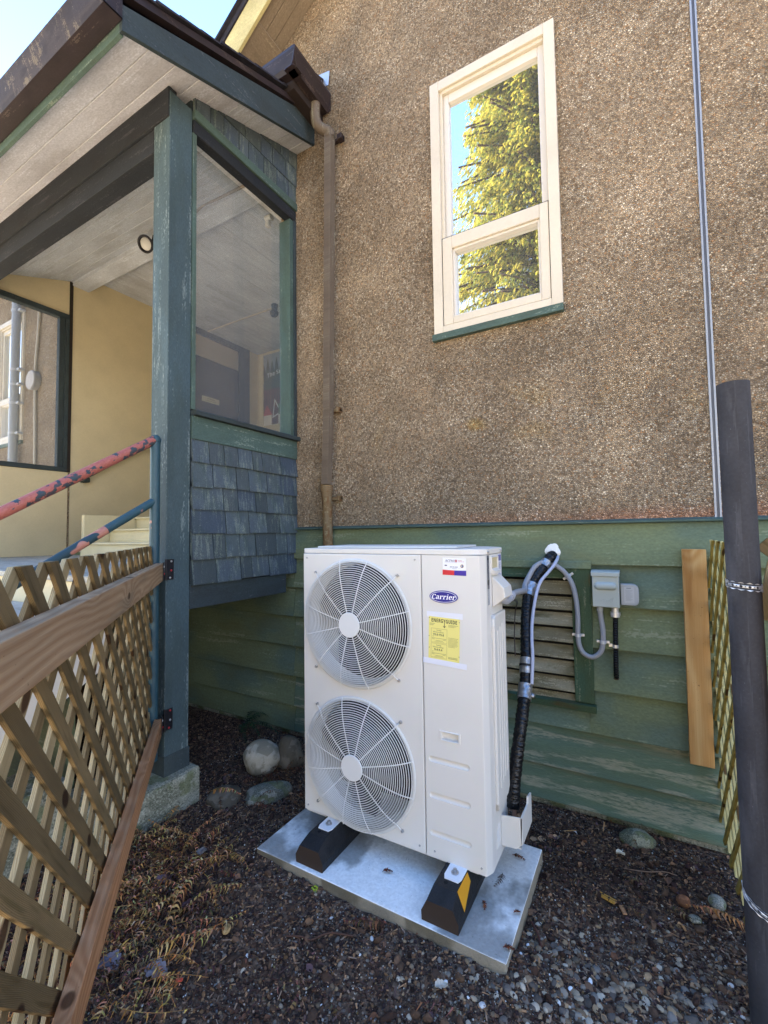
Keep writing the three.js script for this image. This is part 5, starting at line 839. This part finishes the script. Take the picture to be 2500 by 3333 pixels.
/* ------------------------------------------------ soil crumbs, gravel, bark */
function scatter(name, geo, mat, n, fn, label, cat) {
  const im = new THREE.InstancedMesh(geo, mat, n), m = new THREE.Matrix4(), q = new THREE.Quaternion(), e = new THREE.Euler(), c = new THREE.Color();
  for (let i = 0; i < n; i++) { const o = fn(i); e.set(o.rx, o.ry, o.rz); q.setFromEuler(e); m.compose(V(o.x, o.y, o.z), q, V(...o.s)); im.setMatrixAt(i, m); im.setColorAt(i, c.setRGB(...o.c)); }
  im.name = name; im.castShadow = im.receiveShadow = true; info(im, label, cat, null, 'stuff'); scene.add(im); return im;
}
const onPad = (x, z) => x > -1.62 && x < -0.448 && z > 0.50 && z < 1.14;
const onFoot = (x, z) => x > -2.72 && x < -2.285 && z > 0.9 && z < 1.5;
function spot(r, x0, x1, z0, z1) { for (let k = 0; k < 50; k++) { const x = x0 + (x1 - x0) * r(), z = z0 + (z1 - z0) * r(); if (!onPad(x, z) && !onFoot(x, z) && z > 0.02) return [x, z]; } return [x0, z1]; }
const lin = (h, k = 1) => { const c = new THREE.Color(h); return [c.r * k, c.g * k, c.b * k]; };
const white1 = new THREE.MeshPhysicalMaterial({ color: 0xffffff, roughness: 0.9, specularIntensity: 0.25 });
{
  const r = rng(201), ico = new THREE.IcosahedronGeometry(1, 0), oct = new THREE.IcosahedronGeometry(1, 1);
  { const p = oct.attributes.position; for (let i = 0; i < p.count; i++) { const x = p.getX(i), y = p.getY(i), z = p.getZ(i), d = 1 + 0.35 * (n3(x * 1.5 + 9, y * 1.5 + 9, z * 1.5 + 9, 2) - 0.5); p.setXYZ(i, x * d, y * d, z * d); } oct.computeVertexNormals(); }
  const brown = [0x2a1f1a, 0x1e1613, 0x362820, 0x44342a, 0x241c1c, 0x30241f, 0x55412f];
  scatter('soil_crumbs', ico, white1, 60000, () => { const [x, z] = spot(r, -3.4, 0.7, 0.02, 2.15), s = 0.0022 + 0.006 * Math.pow(r(), 2.5); return { x, z, y: gh(x, z) + s * 0.3, rx: r() * 6, ry: r() * 6, rz: r() * 6, s: [s, s * (0.4 + 0.5 * r()), s * (0.6 + r())], c: lin(brown[Math.floor(r() * 7)], 1.7 + 1.3 * r()) }; }, 'dark crumbly soil over the whole yard', 'soil');
  const chip = new THREE.BoxGeometry(1, 1, 1);
  const barkC = [0x5b4232, 0x6e5340, 0x3d2b25, 0x8a6a4e, 0x4a3a36, 0x7a6656, 0x2e2422];
  scatter('bark_litter', chip, white1, 16000, () => { const [x, z] = spot(r, -3.2, 0.6, 0.02, 2.1), L = 0.008 + 0.028 * Math.pow(r(), 3); return { x, z, y: gh(x, z) + 0.004, rx: (r() - 0.5) * 0.7, ry: r() * 6.3, rz: (r() - 0.5) * 0.6, s: [L, 0.0012, 0.0025 + 0.004 * r()], c: lin(barkC[Math.floor(r() * 7)], 1.1 + 0.9 * r()) }; }, 'shreds of bark and twigs lying on the soil', 'litter');
  const stoneC = [0x7e766c, 0x625a54, 0x887c6c, 0x6e6254, 0x9c8e7a, 0x806e5a, 0x57504a, 0xaca292, 0x746e68, 0x947c60];
  const dens = (x, z) => Math.max(0.03, 0.22 * sm(-1.75, -1.2, x) * sm(0.9, 1.2, z), 0.8 * sm(-1.25, 0.0, x) * sm(0.40, 1.10, z + 0.25 * (n3(x * 2 + 9, 3, z * 2 + 9, 51) - 0.5)));
  scatter('gravel', oct, white1, 13000, () => { let x, z; for (let k = 0; k < 60; k++) { [x, z] = spot(r, -1.9, 0.7, 0.1, 2.1); if (r() < dens(x, z)) break; } const d = dens(x, z), s = 0.0024 + (0.004 + 0.012 * d) * Math.pow(r(), 4.0); const pale = r() > 0.965; return { x, z, y: gh(x, z) + s * 0.05, rx: (r() - 0.5) * 0.8, ry: r() * 6.3, rz: (r() - 0.5) * 0.8, s: [s * (0.8 + 0.7 * r()), s * (0.5 + 0.3 * r()), s * (0.8 + 0.3 * r())], c: lin(pale ? 0xd0d0d0 : stoneC[Math.floor(r() * 10)], 0.75 + 0.6 * r()) }; }, 'grey river gravel mixed into the soil at lower right', 'gravel');
  scatter('grit', ico, white1, 10000, () => { const [x, z] = spot(r, -2.6, 0.7, 0.05, 2.15), s = 0.0014 + 0.0026 * Math.pow(r(), 3); return { x, z, y: gh(x, z) + 0.003, rx: r() * 6, ry: r() * 6, rz: r() * 6, s: [s * 1.3, s, s], c: lin([0xb9b4a8, 0x8f8a86, 0xcac6c0, 0x9a8258, 0x7c8288][Math.floor(r() * 5)], 0.35 + 0.6 * r()) }; }, 'pale grit specks scattered through the dark soil', 'grit');
}
{
  const r = rng(777), P = [], I = [], n = 5, m = 4; for (let i = 0; i <= n; i++) for (let j = 0; j <= m; j++) { const u = i / n, v = j / m * 2 - 1, w = 0.42 * Math.pow(Math.sin(Math.PI * Math.min(0.98, Math.max(0.02, u))), 0.8); P.push(u - 0.5, 0.16 * v * v + 0.10 * Math.sin(u * 5), v * w); } for (let i = 0; i < n; i++) for (let j = 0; j < m; j++) { const a = i * (m + 1) + j; I.push(a, a + 1, a + m + 1, a + 1, a + m + 2, a + m + 1); }
  const g = new THREE.BufferGeometry(); g.setAttribute('position', new THREE.Float32BufferAttribute(P, 3)); g.setIndex(I); g.computeVertexNormals();
  const mat = white1.clone(); mat.side = THREE.DoubleSide; const C = [0x6a4a38, 0x4e3a34, 0x8a6a50, 0x5a4648, 0xa08468, 0x3c2c28, 0x7a5a48];
  scatter('leaf_litter', g, mat, 1500, () => { let x, z; for (let k = 0; k < 40; k++) { [x, z] = spot(r, -3.0, 0.6, 0.03, 2.1); const d = 0.18 + 0.6 * sm(-1.3, -1.9, x) + 0.25 * sm(0.9, 0.2, z); if (r() < d) break; } const s = 0.010 + 0.028 * Math.pow(r(), 2.4); return { x, z, y: gh(x, z) + 0.004 + 0.006 * r(), rx: (r() - 0.5) * 1.0, ry: r() * 6.3, rz: (r() - 0.5) * 1.0, s: [s, s * (0.5 + r()), s * (0.6 + 0.5 * r())], c: lin(C[Math.floor(r() * 7)], 0.8 + 0.7 * r()) }; }, 'curled brown leaf scraps lying about the yard', 'leaf litter');
  const bk = new THREE.IcosahedronGeometry(1, 1); { const p = bk.attributes.position; for (let i = 0; i < p.count; i++) { const x = p.getX(i), y = p.getY(i), z = p.getZ(i), d = 1 + 0.7 * (n3(x * 2 + 19, y * 2 + 9, z * 2 + 9, 4) - 0.5); p.setXYZ(i, x * d, y * d, z * d); } bk.computeVertexNormals(); }
  scatter('soil_clods', bk, white1, 2200, () => { const [x, z] = spot(r, -3.0, 0.6, 0.04, 2.1), s = 0.006 + 0.014 * Math.pow(r(), 3); return { x, z, y: gh(x, z), rx: r() * 6, ry: r() * 6, rz: r() * 6, s: [s * (1 + 0.8 * r()), s * 0.6, s], c: lin([0x4a3a30, 0x3a2c26, 0x5c483a][Math.floor(r() * 3)], 0.9 + 0.6 * r()) }; }, 'clods of dark soil and bark over the yard', 'soil');
}
/* ------------------------------------------------ ferns, leaves, twigs */
function frond(o) {               // o: pos, yaw, len, w, curl, dead, r, pitch
  const r = o.r, G = { p: [], c: [] }, N = o.n || 16, spine = [];
  for (let i = 0; i <= N; i++) { const t = i / N, s = o.len * t; const side = o.bend * t * t * o.len, h = o.h * Math.sin(Math.PI * Math.min(1, t * 1.02)) + 0.004; spine.push(V(s * 0.97, h + (r() - 0.5) * 0.003, side)); }
  const tri = (a, b, c, col) => { for (const v of [a, b, c]) { G.p.push(v.x, v.y, v.z); G.c.push(...col); } };
  for (let i = 0; i < N; i++) {
    const a = spine[i], b = spine[i + 1], wd = 0.0016 * (1 - 0.6 * i / N), t = (i + 0.5) / N, d = b.clone().sub(a).normalize(), sd = V(-d.z, 0, d.x);
    const sc = o.stem.map((q) => q * (0.8 + 0.4 * r()));
    tri(a.clone().addScaledVector(sd, wd), a.clone().addScaledVector(sd, -wd), b.clone().addScaledVector(sd, wd), sc); tri(b.clone().addScaledVector(sd, wd), a.clone().addScaledVector(sd, -wd), b.clone().addScaledVector(sd, -wd), sc);
    tri(a.clone().addScaledVector(sd, wd), b.clone().addScaledVector(sd, wd), a.clone().add(V(0, -wd * 2, 0)), sc);
    if (t < 0.12) continue;
    const L = o.w * Math.sin(Math.PI * Math.pow(t, 0.62)) + 0.006;
    for (const e of [-1, 1]) {
      if (r() < o.miss) continue;
      const lw = (o.lw || 0.0045) * (0.7 + 0.6 * r()), m = a.clone().lerp(b, 0.5), cu = o.curl * (0.5 + r()), ang = 0.5 + 0.3 * r();
      const dir = sd.clone().multiplyScalar(e).multiplyScalar(Math.cos(ang)).addScaledVector(d, Math.sin(ang)), K = 4, q = [], tw = (r() - 0.5) * 1.6;
      for (let k = 0; k <= K; k++) { const u = k / K, p = m.clone().addScaledVector(dir, L * u * (1 - 0.25 * u * cu)); p.y += L * (0.28 * u - 0.75 * u * u) * cu * (o.up || 1); p.addScaledVector(d, -L * 0.45 * u * u * cu); p.y = Math.max(p.y, 0.001 + (o.floor ? 0 : -0.02)); q.push(p); }
      const col = o.cols[Math.floor(r() * o.cols.length)].map((z) => z * (0.7 + 0.6 * r()));
      for (let k = 0; k < K; k++) { const w0 = lw * (1 - 0.9 * Math.pow(k / K, 1.6)) , w1 = lw * (1 - 0.9 * Math.pow((k + 1) / K, 1.6)), x = d.clone().multiplyScalar(Math.cos(tw * k / K)).add(V(0, Math.sin(tw * k / K), 0)); const A = q[k].clone().addScaledVector(x, -w0), B = q[k].clone().addScaledVector(x, w0), C = q[k + 1].clone().addScaledVector(x, -w1), D = q[k + 1].clone().addScaledVector(x, w1); tri(A, B, C, col); tri(C, B, D, col); }
    }
  }
  const g = new THREE.BufferGeometry(); g.setAttribute('position', new THREE.Float32BufferAttribute(G.p, 3)); g.setAttribute('color', new THREE.Float32BufferAttribute(G.c, 3)); g.computeVertexNormals(); g.setAttribute('uv', new THREE.Float32BufferAttribute(new Float32Array(G.p.length / 3 * 2), 2));
  g.rotateZ(o.pitch || 0); g.rotateX(o.roll || 0); g.rotateY(o.yaw); g.translate(o.x, gh(o.x, o.z) + (o.y || 0.004), o.z); return g;
}
const leafMat = new THREE.MeshPhysicalMaterial({ vertexColors: true, roughness: 0.85, side: THREE.DoubleSide, specularIntensity: 0.3 });
const leafThin = new THREE.MeshPhysicalMaterial({ vertexColors: true, roughness: 0.9, side: THREE.DoubleSide, transmission: 0.35, thickness: 0, specularIntensity: 0.3 });
const GOLD = [lin(0xbc8c58), lin(0xa47848), lin(0xcaa274), lin(0x7c5a3c)], RUST = [lin(0x6e4a34), lin(0x55382a), lin(0x7e5a40), lin(0x442e24)], DULL = [lin(0x66503f), lin(0x4a3830), lin(0x7a624c), lin(0x382a26)];
{
  const r = rng(301), list = [];
  const clump = (n, x0, x1, z0, z1, cols, w) => { for (let i = 0; i < n; i++) { const x = x0 + (x1 - x0) * r(), z = z0 + (z1 - z0) * r(); if (onFoot(x, z)) continue; list.push(frond({ x, z, r, yaw: r() * 6.3, len: 0.12 + 0.17 * r(), w: w * (0.6 + 0.6 * r()), bend: (r() - 0.5) * 1.4, h: 0.008 + 0.03 * r(), curl: 0.8 + 1.1 * r(), stem: cols[1], cols, miss: 0.3, lw: 0.0032, y: 0.004 + 0.035 * r(), pitch: (r() - 0.5) * 0.35, roll: (r() - 0.5) * 1.2, n: 14 })); } };
  clump(110, -2.25, -1.72, 1.15, 1.75, GOLD, 0.038); clump(110, -2.15, -1.6, 1.35, 2.0, DULL, 0.036); clump(80, -1.95, -1.45, 1.55, 2.05, GOLD, 0.036); clump(90, -2.3, -1.65, 1.2, 2.05, RUST, 0.036); clump(50, -1.95, -1.45, 1.35, 1.9, DULL, 0.03);
  clump(22, -2.35, -1.8, 0.25, 0.85, RUST, 0.028); clump(10, -2.9, -2.2, 0.1, 0.6, DULL, 0.03); clump(16, -3.6, -2.0, 1.7, 2.6, RUST, 0.04);
  clump(12, -0.7, 0.2, 0.15, 0.75, DULL, 0.02); clump(8, -1.3, -0.6, 1.2, 1.6, DULL, 0.02);
  single('dead_fern_litter', list, leafMat, 'golden brown heap of dead fern fronds left of the pad', 'fern litter', [-1.8, 0, 1.5], null, 'stuff');
  const F1 = (label, o) => single('fern_frond', [frond({ r, n: 18, miss: 0.05, h: 0.015, curl: 0.9, bend: 0.2, stem: o.cols[1], ...o })], leafMat, label, 'fern frond', [o.x, 0, o.z]);
  F1('dry fern frond lying against the front edge of the pad', { x: -0.875, z: 1.165, yaw: 3.75, len: 0.19, w: 0.035, cols: RUST, y: 0.018 });
  F1('curled tan fern frond by the foot of the black pipe', { x: 0.30, z: 0.50, yaw: 3.25, len: 0.21, w: 0.03, cols: [lin(0xb07850), lin(0x94603c), lin(0xc08a60)], y: 0.02, h: 0.03, curl: 1.4 });
  F1('pale brown fern frond behind the wood chips right of the pad', { x: -0.02, z: 0.46, yaw: 2.85, len: 0.23, w: 0.028, cols: DULL, y: 0.012 });
  F1('golden fern frond arching over the dark soil beside the gate', { x: -1.63, z: 1.60, yaw: 2.2, len: 0.36, w: 0.05, cols: GOLD, y: 0.03, h: 0.05, curl: 1.1 });
  F1('yellow fern frond at the outer edge of the dead fern heap', { x: -1.66, z: 1.52, yaw: 1.3, len: 0.30, w: 0.045, cols: GOLD, y: 0.03, h: 0.04, curl: 1.2 });
  F1('arched tan fern frond at the bottom of the dead fern heap', { x: -1.62, z: 1.70, yaw: 0.35, len: 0.27, w: 0.05, cols: GOLD, y: 0.02, h: 0.06, curl: 1.3, bend: -0.7 });
  F1('tan fern frond draped on the flat stone by the footing', { x: -2.24, z: 0.90, yaw: 0.6, len: 0.20, w: 0.035, cols: GOLD, y: 0.05, h: 0.02 });
  F1('rust fern frond at the foot of the pale boulder', { x: -2.18, z: 0.66, yaw: 0.5, len: 0.22, w: 0.03, cols: RUST, y: 0.015 });
  const GRN = [lin(0x2f4a30), lin(0x3c5a3a), lin(0x28402c)], gl = [];
  for (let i = 0; i < 7; i++) gl.push(frond({ x: -2.75 + 0.04 * r(), z: 0.19 + 0.04 * r(), r, yaw: -0.9 + i * 0.42 + 0.3 * r(), len: 0.24 + 0.12 * r(), w: 0.05, bend: (r() - 0.5) * 0.6, h: 0.07 + 0.05 * r(), curl: 0.4, stem: GRN[0], cols: GRN, miss: 0, y: 0.02, n: 18 }));
  const gf = thing('fern_plant', 'small green fern growing at the siding under the porch', 'fern', [-2.74, 0, 0.2]); gl.forEach((g) => part(gf, 'frond', [g], leafThin));
  { const sp = []; for (let i = 0; i < 26; i++) { const a = r() * 6.3, b = 0.2 + r() * 1.1, L = 0.008 + 0.012 * r(), c = lin(0x9aa83c, 0.8 + 0.5 * r()); const g = new THREE.SphereGeometry(0.0042, 6, 4); g.scale(1.4, 0.5, 1); g.translate(-1.253 + Math.cos(a) * L * Math.sin(b), 0.02 + L * Math.cos(b), 1.152 + Math.sin(a) * L * Math.sin(b) * 0.7); const n = g.attributes.position.count, cc = []; for (let k = 0; k < n; k++) cc.push(...c); g.setAttribute('color', new THREE.Float32BufferAttribute(cc, 3)); sp.push(g); } single('seedling', sp, leafMat, 'tiny yellow green seedling at the front pad edge', 'plant', [-1.253, 0, 1.152]); }
}
{
  const r = rng(401);
  const leaf = (label, x, z, yaw, L, W, c, y = 0.02, curl = 0.35) => {
    const P = [], C = [], I = [], n = 10, m = 6, col = lin(c);
    for (let i = 0; i <= n; i++) for (let j = 0; j <= m; j++) { const u = i / n, v = j / m * 2 - 1, lobe = 1 + 0.22 * Math.sin(u * 22) * Math.abs(v), w = W * Math.pow(Math.sin(Math.PI * Math.pow(u, 0.8)), 0.8) * lobe; P.push((u - 0.5) * L, y + curl * W * (v * v * 0.9 + 0.35 * Math.sin(u * 5)) + 0.002 * (r() - 0.5), v * w); const k = 0.8 + 0.3 * r() - 0.25 * (Math.abs(v) < 0.1); C.push(...col.map((q) => q * k)); }
    for (let i = 0; i < n; i++) for (let j = 0; j < m; j++) { const a = i * (m + 1) + j; I.push(a, a + 1, a + m + 1, a + 1, a + m + 2, a + m + 1); }
    const g = new THREE.BufferGeometry(); g.setAttribute('position', new THREE.Float32BufferAttribute(P, 3)); g.setAttribute('color', new THREE.Float32BufferAttribute(C, 3)); g.setIndex(I); g.computeVertexNormals(); g.rotateY(yaw); g.translate(x, gh(x, z), z);
    single('dead_leaf', [g], leafMat, label, 'dead leaf', [x, 0, z]);
  };
  leaf('grey curled dead leaf near the bottom of the fern heap', -1.51, 1.70, 0.3, 0.085, 0.032, 0x8c8488, 0.035);
  leaf('dark purple dead leaf at the edge of the fern heap', -1.64, 1.46, 0.9, 0.09, 0.022, 0x4e3a3c, 0.04);
  leaf('slate grey dead leaf beside the gate bottom rail', -1.66, 1.775, 0.1, 0.08, 0.036, 0x6c6670, 0.05);
  leaf('mauve dead leaf in the middle of the fern heap', -1.86, 1.44, 1.5, 0.085, 0.03, 0x75626a, 0.04);
  leaf('pale grey dead leaf at the upper edge of the fern heap', -1.86, 1.245, 2.2, 0.06, 0.022, 0x8f8682, 0.035);
  leaf('white crumpled leaf behind the wood chips', -0.145, 0.288, 0.4, 0.04, 0.013, 0xdcd6c4, 0.02, 0.9);
  leaf('pale torn leaf in the gravel below the pad corner', -0.63, 1.275, 0.7, 0.045, 0.016, 0xcabfae, 0.012, 0.5);
  const padLeaf = (label, x, z, yaw, len, w, cols) => { const g = frond({ x, z, r, yaw, len, w, bend: 0.5, h: 0.004, curl: 0.2, stem: cols[0], cols, miss: 0, n: 9, lw: 0.003 }); g.translate(0, PT + 0.002 - gh(x, z), 0); single('cedar_sprig', [g], leafMat, label, 'cedar sprig', [x, PT, z]); };
  const CS = [lin(0x6e3c2a), lin(0x8a4e34), lin(0x4c2c22)];
  padLeaf('rust cedar sprig on the pad below the pipe cover', -0.56, 0.62, 0.3, 0.055, 0.014, CS);
  padLeaf('dark cedar sprig on the pad right of the heat pump base', -0.57, 0.75, -1.2, 0.085, 0.016, [lin(0x4a4038), lin(0x5c5046)]);
  padLeaf('small cedar sprig near the front right pad corner', -0.475, 1.09, 0.8, 0.035, 0.010, CS);
  padLeaf('small cedar sprig on the right pad edge', -0.478, 0.93, 1.2, 0.025, 0.006, CS);
  padLeaf('rust cedar sprig between the two rubber blocks', -1.02, 0.99, 1.0, 0.04, 0.010, CS);
  padLeaf('dark sprig beside the yellow patched block', -0.60, 0.93, -0.6, 0.04, 0.008, CS);
  const twig = (label, p, rad, c) => single('twig', [tube(p.map(([x, z, y]) => V(x, gh(x, z) + (y ?? 0.01), z)), rad, 30, 6)], plain(c, 0.85), label, 'twig', [p[0][0], 0, p[0][1]]);
  twig('brown crooked twig on the soil before the pad', [[-1.221, 1.367], [-1.17, 1.345, 0.013], [-1.135, 1.335, 0.008], [-1.08, 1.29, 0.016], [-0.993, 1.256]], 0.0035, 0x4f3529);
  twig('long thin pale twig lying right of the pad', [[-0.13, 0.36], [-0.09, 0.365, 0.02], [-0.03, 0.335, 0.014], [0.03, 0.31, 0.018], [0.075, 0.30]], 0.002, 0x8a6e5a);
  twig('straight tan twig leaning by the base of the siding', [[-0.23, 0.13], [-0.225, 0.10, 0.04]], 0.003, 0xa8825a);
  twig('short tan twig behind the pad near the siding', [[-0.40, 0.22], [-0.345, 0.205, 0.018]], 0.0022, 0xb08a5c);
  twig('dark red twig bundle left of the gravel', [[-0.43, 0.86], [-0.40, 0.90, 0.012], [-0.375, 0.95]], 0.003, 0x5a3128);
  const chipM = (x, z, yaw, L, W, m, label, cat = 'wood chip') => { let g = bx(-L / 2, L / 2, 0, 0.006, -W / 2, W / 2, 0.0015); g.rotateZ(0.12); g.rotateY(yaw); g.translate(x, gh(x, z) + 0.008, z); single('wood_chip', [g], m, label, cat, [x, 0, z]); };
  chipM(-0.185, 0.575, -0.45, 0.075, 0.024, tint(plankMat, 0xfff0b0), 'pale yellow wood chip on the soil right of the pad');
  chipM(-0.125, 0.605, -1.2, 0.05, 0.016, cedarRed, 'reddish wood chip touching the pale yellow one');
  chipM(-1.437, 1.665, 0.5, 0.024, 0.010, plain(0xd8553f, 0.6), 'bright orange scrap in the fern heap', 'scrap');
}
/* ------------------------------------------------ trees across the yard, seen in the window panes */
{
  const r = rng(501);
  const spray = (() => { const P = []; const rl = rng(5); for (let i = 0; i < 22; i++) { const t = i / 22, s = i & 1 ? 1 : -1, x = 0.05 + t * 0.42, L = 0.16 * (1 - t * 0.6), y = -0.25 * t * t; const a = V(x, y, 0), b = V(x + 0.05, y - 0.05 - 0.05 * rl(), s * L), c = V(x + 0.10, y - 0.01, s * L * 0.35); P.push(a, b, c); } const g = new THREE.BufferGeometry().setFromPoints(P); g.computeVertexNormals(); return g; })();
  const foliage = new THREE.MeshPhysicalMaterial({ color: 0xffffff, roughness: 0.9, side: THREE.DoubleSide, transmission: 0.4, thickness: 0, specularIntensity: 0.3 });
  function conifer(name, label, x, z, h, rad, n, cols, low = 1.5) {
    const t = thing(name, label, 'tree', [x, 0, z]);
    part(t, 'trunk', [cyl(V(x, -0.2, z), V(x, h * 0.98, z), 0.26, 14, 0.03)], plain(0x4a382a, 0.95));
    const im = new THREE.InstancedMesh(spray, foliage, n), m = new THREE.Matrix4(), q = new THREE.Quaternion(), e = new THREE.Euler(0, 0, 0, 'YXZ'), c = new THREE.Color(), limbs = [], br = [];
    const NB = Math.round(n / 70);
    for (let b = 0; b < NB; b++) { const f = Math.pow(r(), 0.85), y = low + (h - low) * f, az = r() * 6.283, L = rad * Math.pow(1 - f, 0.7) * (0.65 + 0.5 * r()) + 0.25; br.push([y, az, L]); if (b % 4 === 0) limbs.push(tube([V(x, y, z), V(x + Math.cos(az) * L * 0.5, y - 0.05 * L, z + Math.sin(az) * L * 0.5), V(x + Math.cos(az) * L, y - 0.22 * L, z + Math.sin(az) * L)], 0.03, 6, 5)); }
    for (let i = 0; i < n; i++) {
      const [y, az, L] = br[i % NB], u = Math.pow(r(), 0.6), rr2 = L * u, dy = -0.22 * rr2 * u - 0.35 * r() * u, sp = (r() - 0.5) * 0.9 * (0.3 + u * 0.5), aa = az + sp * 0.5 / Math.max(0.4, rr2) ;
      e.set((r() - 0.5) * 0.9, -aa + (r() - 0.5) * 1.3, -0.25 - 0.5 * r()); q.setFromEuler(e); const s = 0.15 + 0.25 * r();
      m.compose(V(Math.cos(aa) * rr2, y + dy + 0.15 * (r() - 0.5), Math.sin(aa) * rr2), q, V(s, s, s)); im.setMatrixAt(i, m); im.setColorAt(i, c.setRGB(...lin(cols[Math.floor(r() * cols.length)], 0.75 + 0.5 * r())));
    }
    im.name = 'crown'; im.userData.kind = 'stuff'; im.castShadow = im.receiveShadow = true; t.add(im); part(t, 'limb', limbs, plain(0x4a382a, 0.95)); return t;
  }
  const CED = [0xa4a24a, 0xb8ae4a, 0x8e9648, 0xc8ba54, 0x727e40];
  conifer('cedar_tree', 'tall yellow green cedar mirrored in the window panes', -2.4, 11.8, 25, 3.8, 170000, CED, 1.2);
  conifer('cedar_tree', 'second cedar mirrored at the right edge of the panes', 3.0, 15, 26, 4.2, 60000, [0x808a44, 0x94964a, 0x68783e], 1.2);
  conifer('fir_tree', 'dark fir standing across the yard to the left', -13, 19, 18, 3.6, 20000, [0x3c4c2c, 0x46562e, 0x34442a], 1.0);
  // bare tree
  const bt = thing('bare_tree', 'bare pale branched tree mirrored at the left of the panes', 'tree', [-7.6, 0, 12.0]), G = [];
  const grow = (p, d, L, rad, k) => { const mid = p.clone().addScaledVector(d, L * 0.5).add(V((r() - 0.5) * L * 0.15, 0, (r() - 0.5) * L * 0.15)), q = p.clone().addScaledVector(d, L).add(V((r() - 0.5) * L * 0.2, 0, (r() - 0.5) * L * 0.2)); G.push(tube([p, mid, q], rad, 5, 5, { caps: false })); if (k > 0) { const n = k > 4 ? 2 : 3; for (let i = 0; i < n; i++) { const e = d.clone().add(V((r() - 0.5) * 1.3, (r() - 0.25) * 0.7, (r() - 0.5) * 1.3)).normalize(); grow(q.clone().lerp(p, r() * 0.35), e, L * (0.66 + 0.2 * r()), rad * 0.62, k - 1); } } };
  grow(V(-7.6, -0.1, 12.0), V(0.0, 1, 0), 4.3, 0.075, 6);
  part(bt, 'branches', G, plain(0xb8ac98, 0.9));
}
renderer.render(scene, camera);
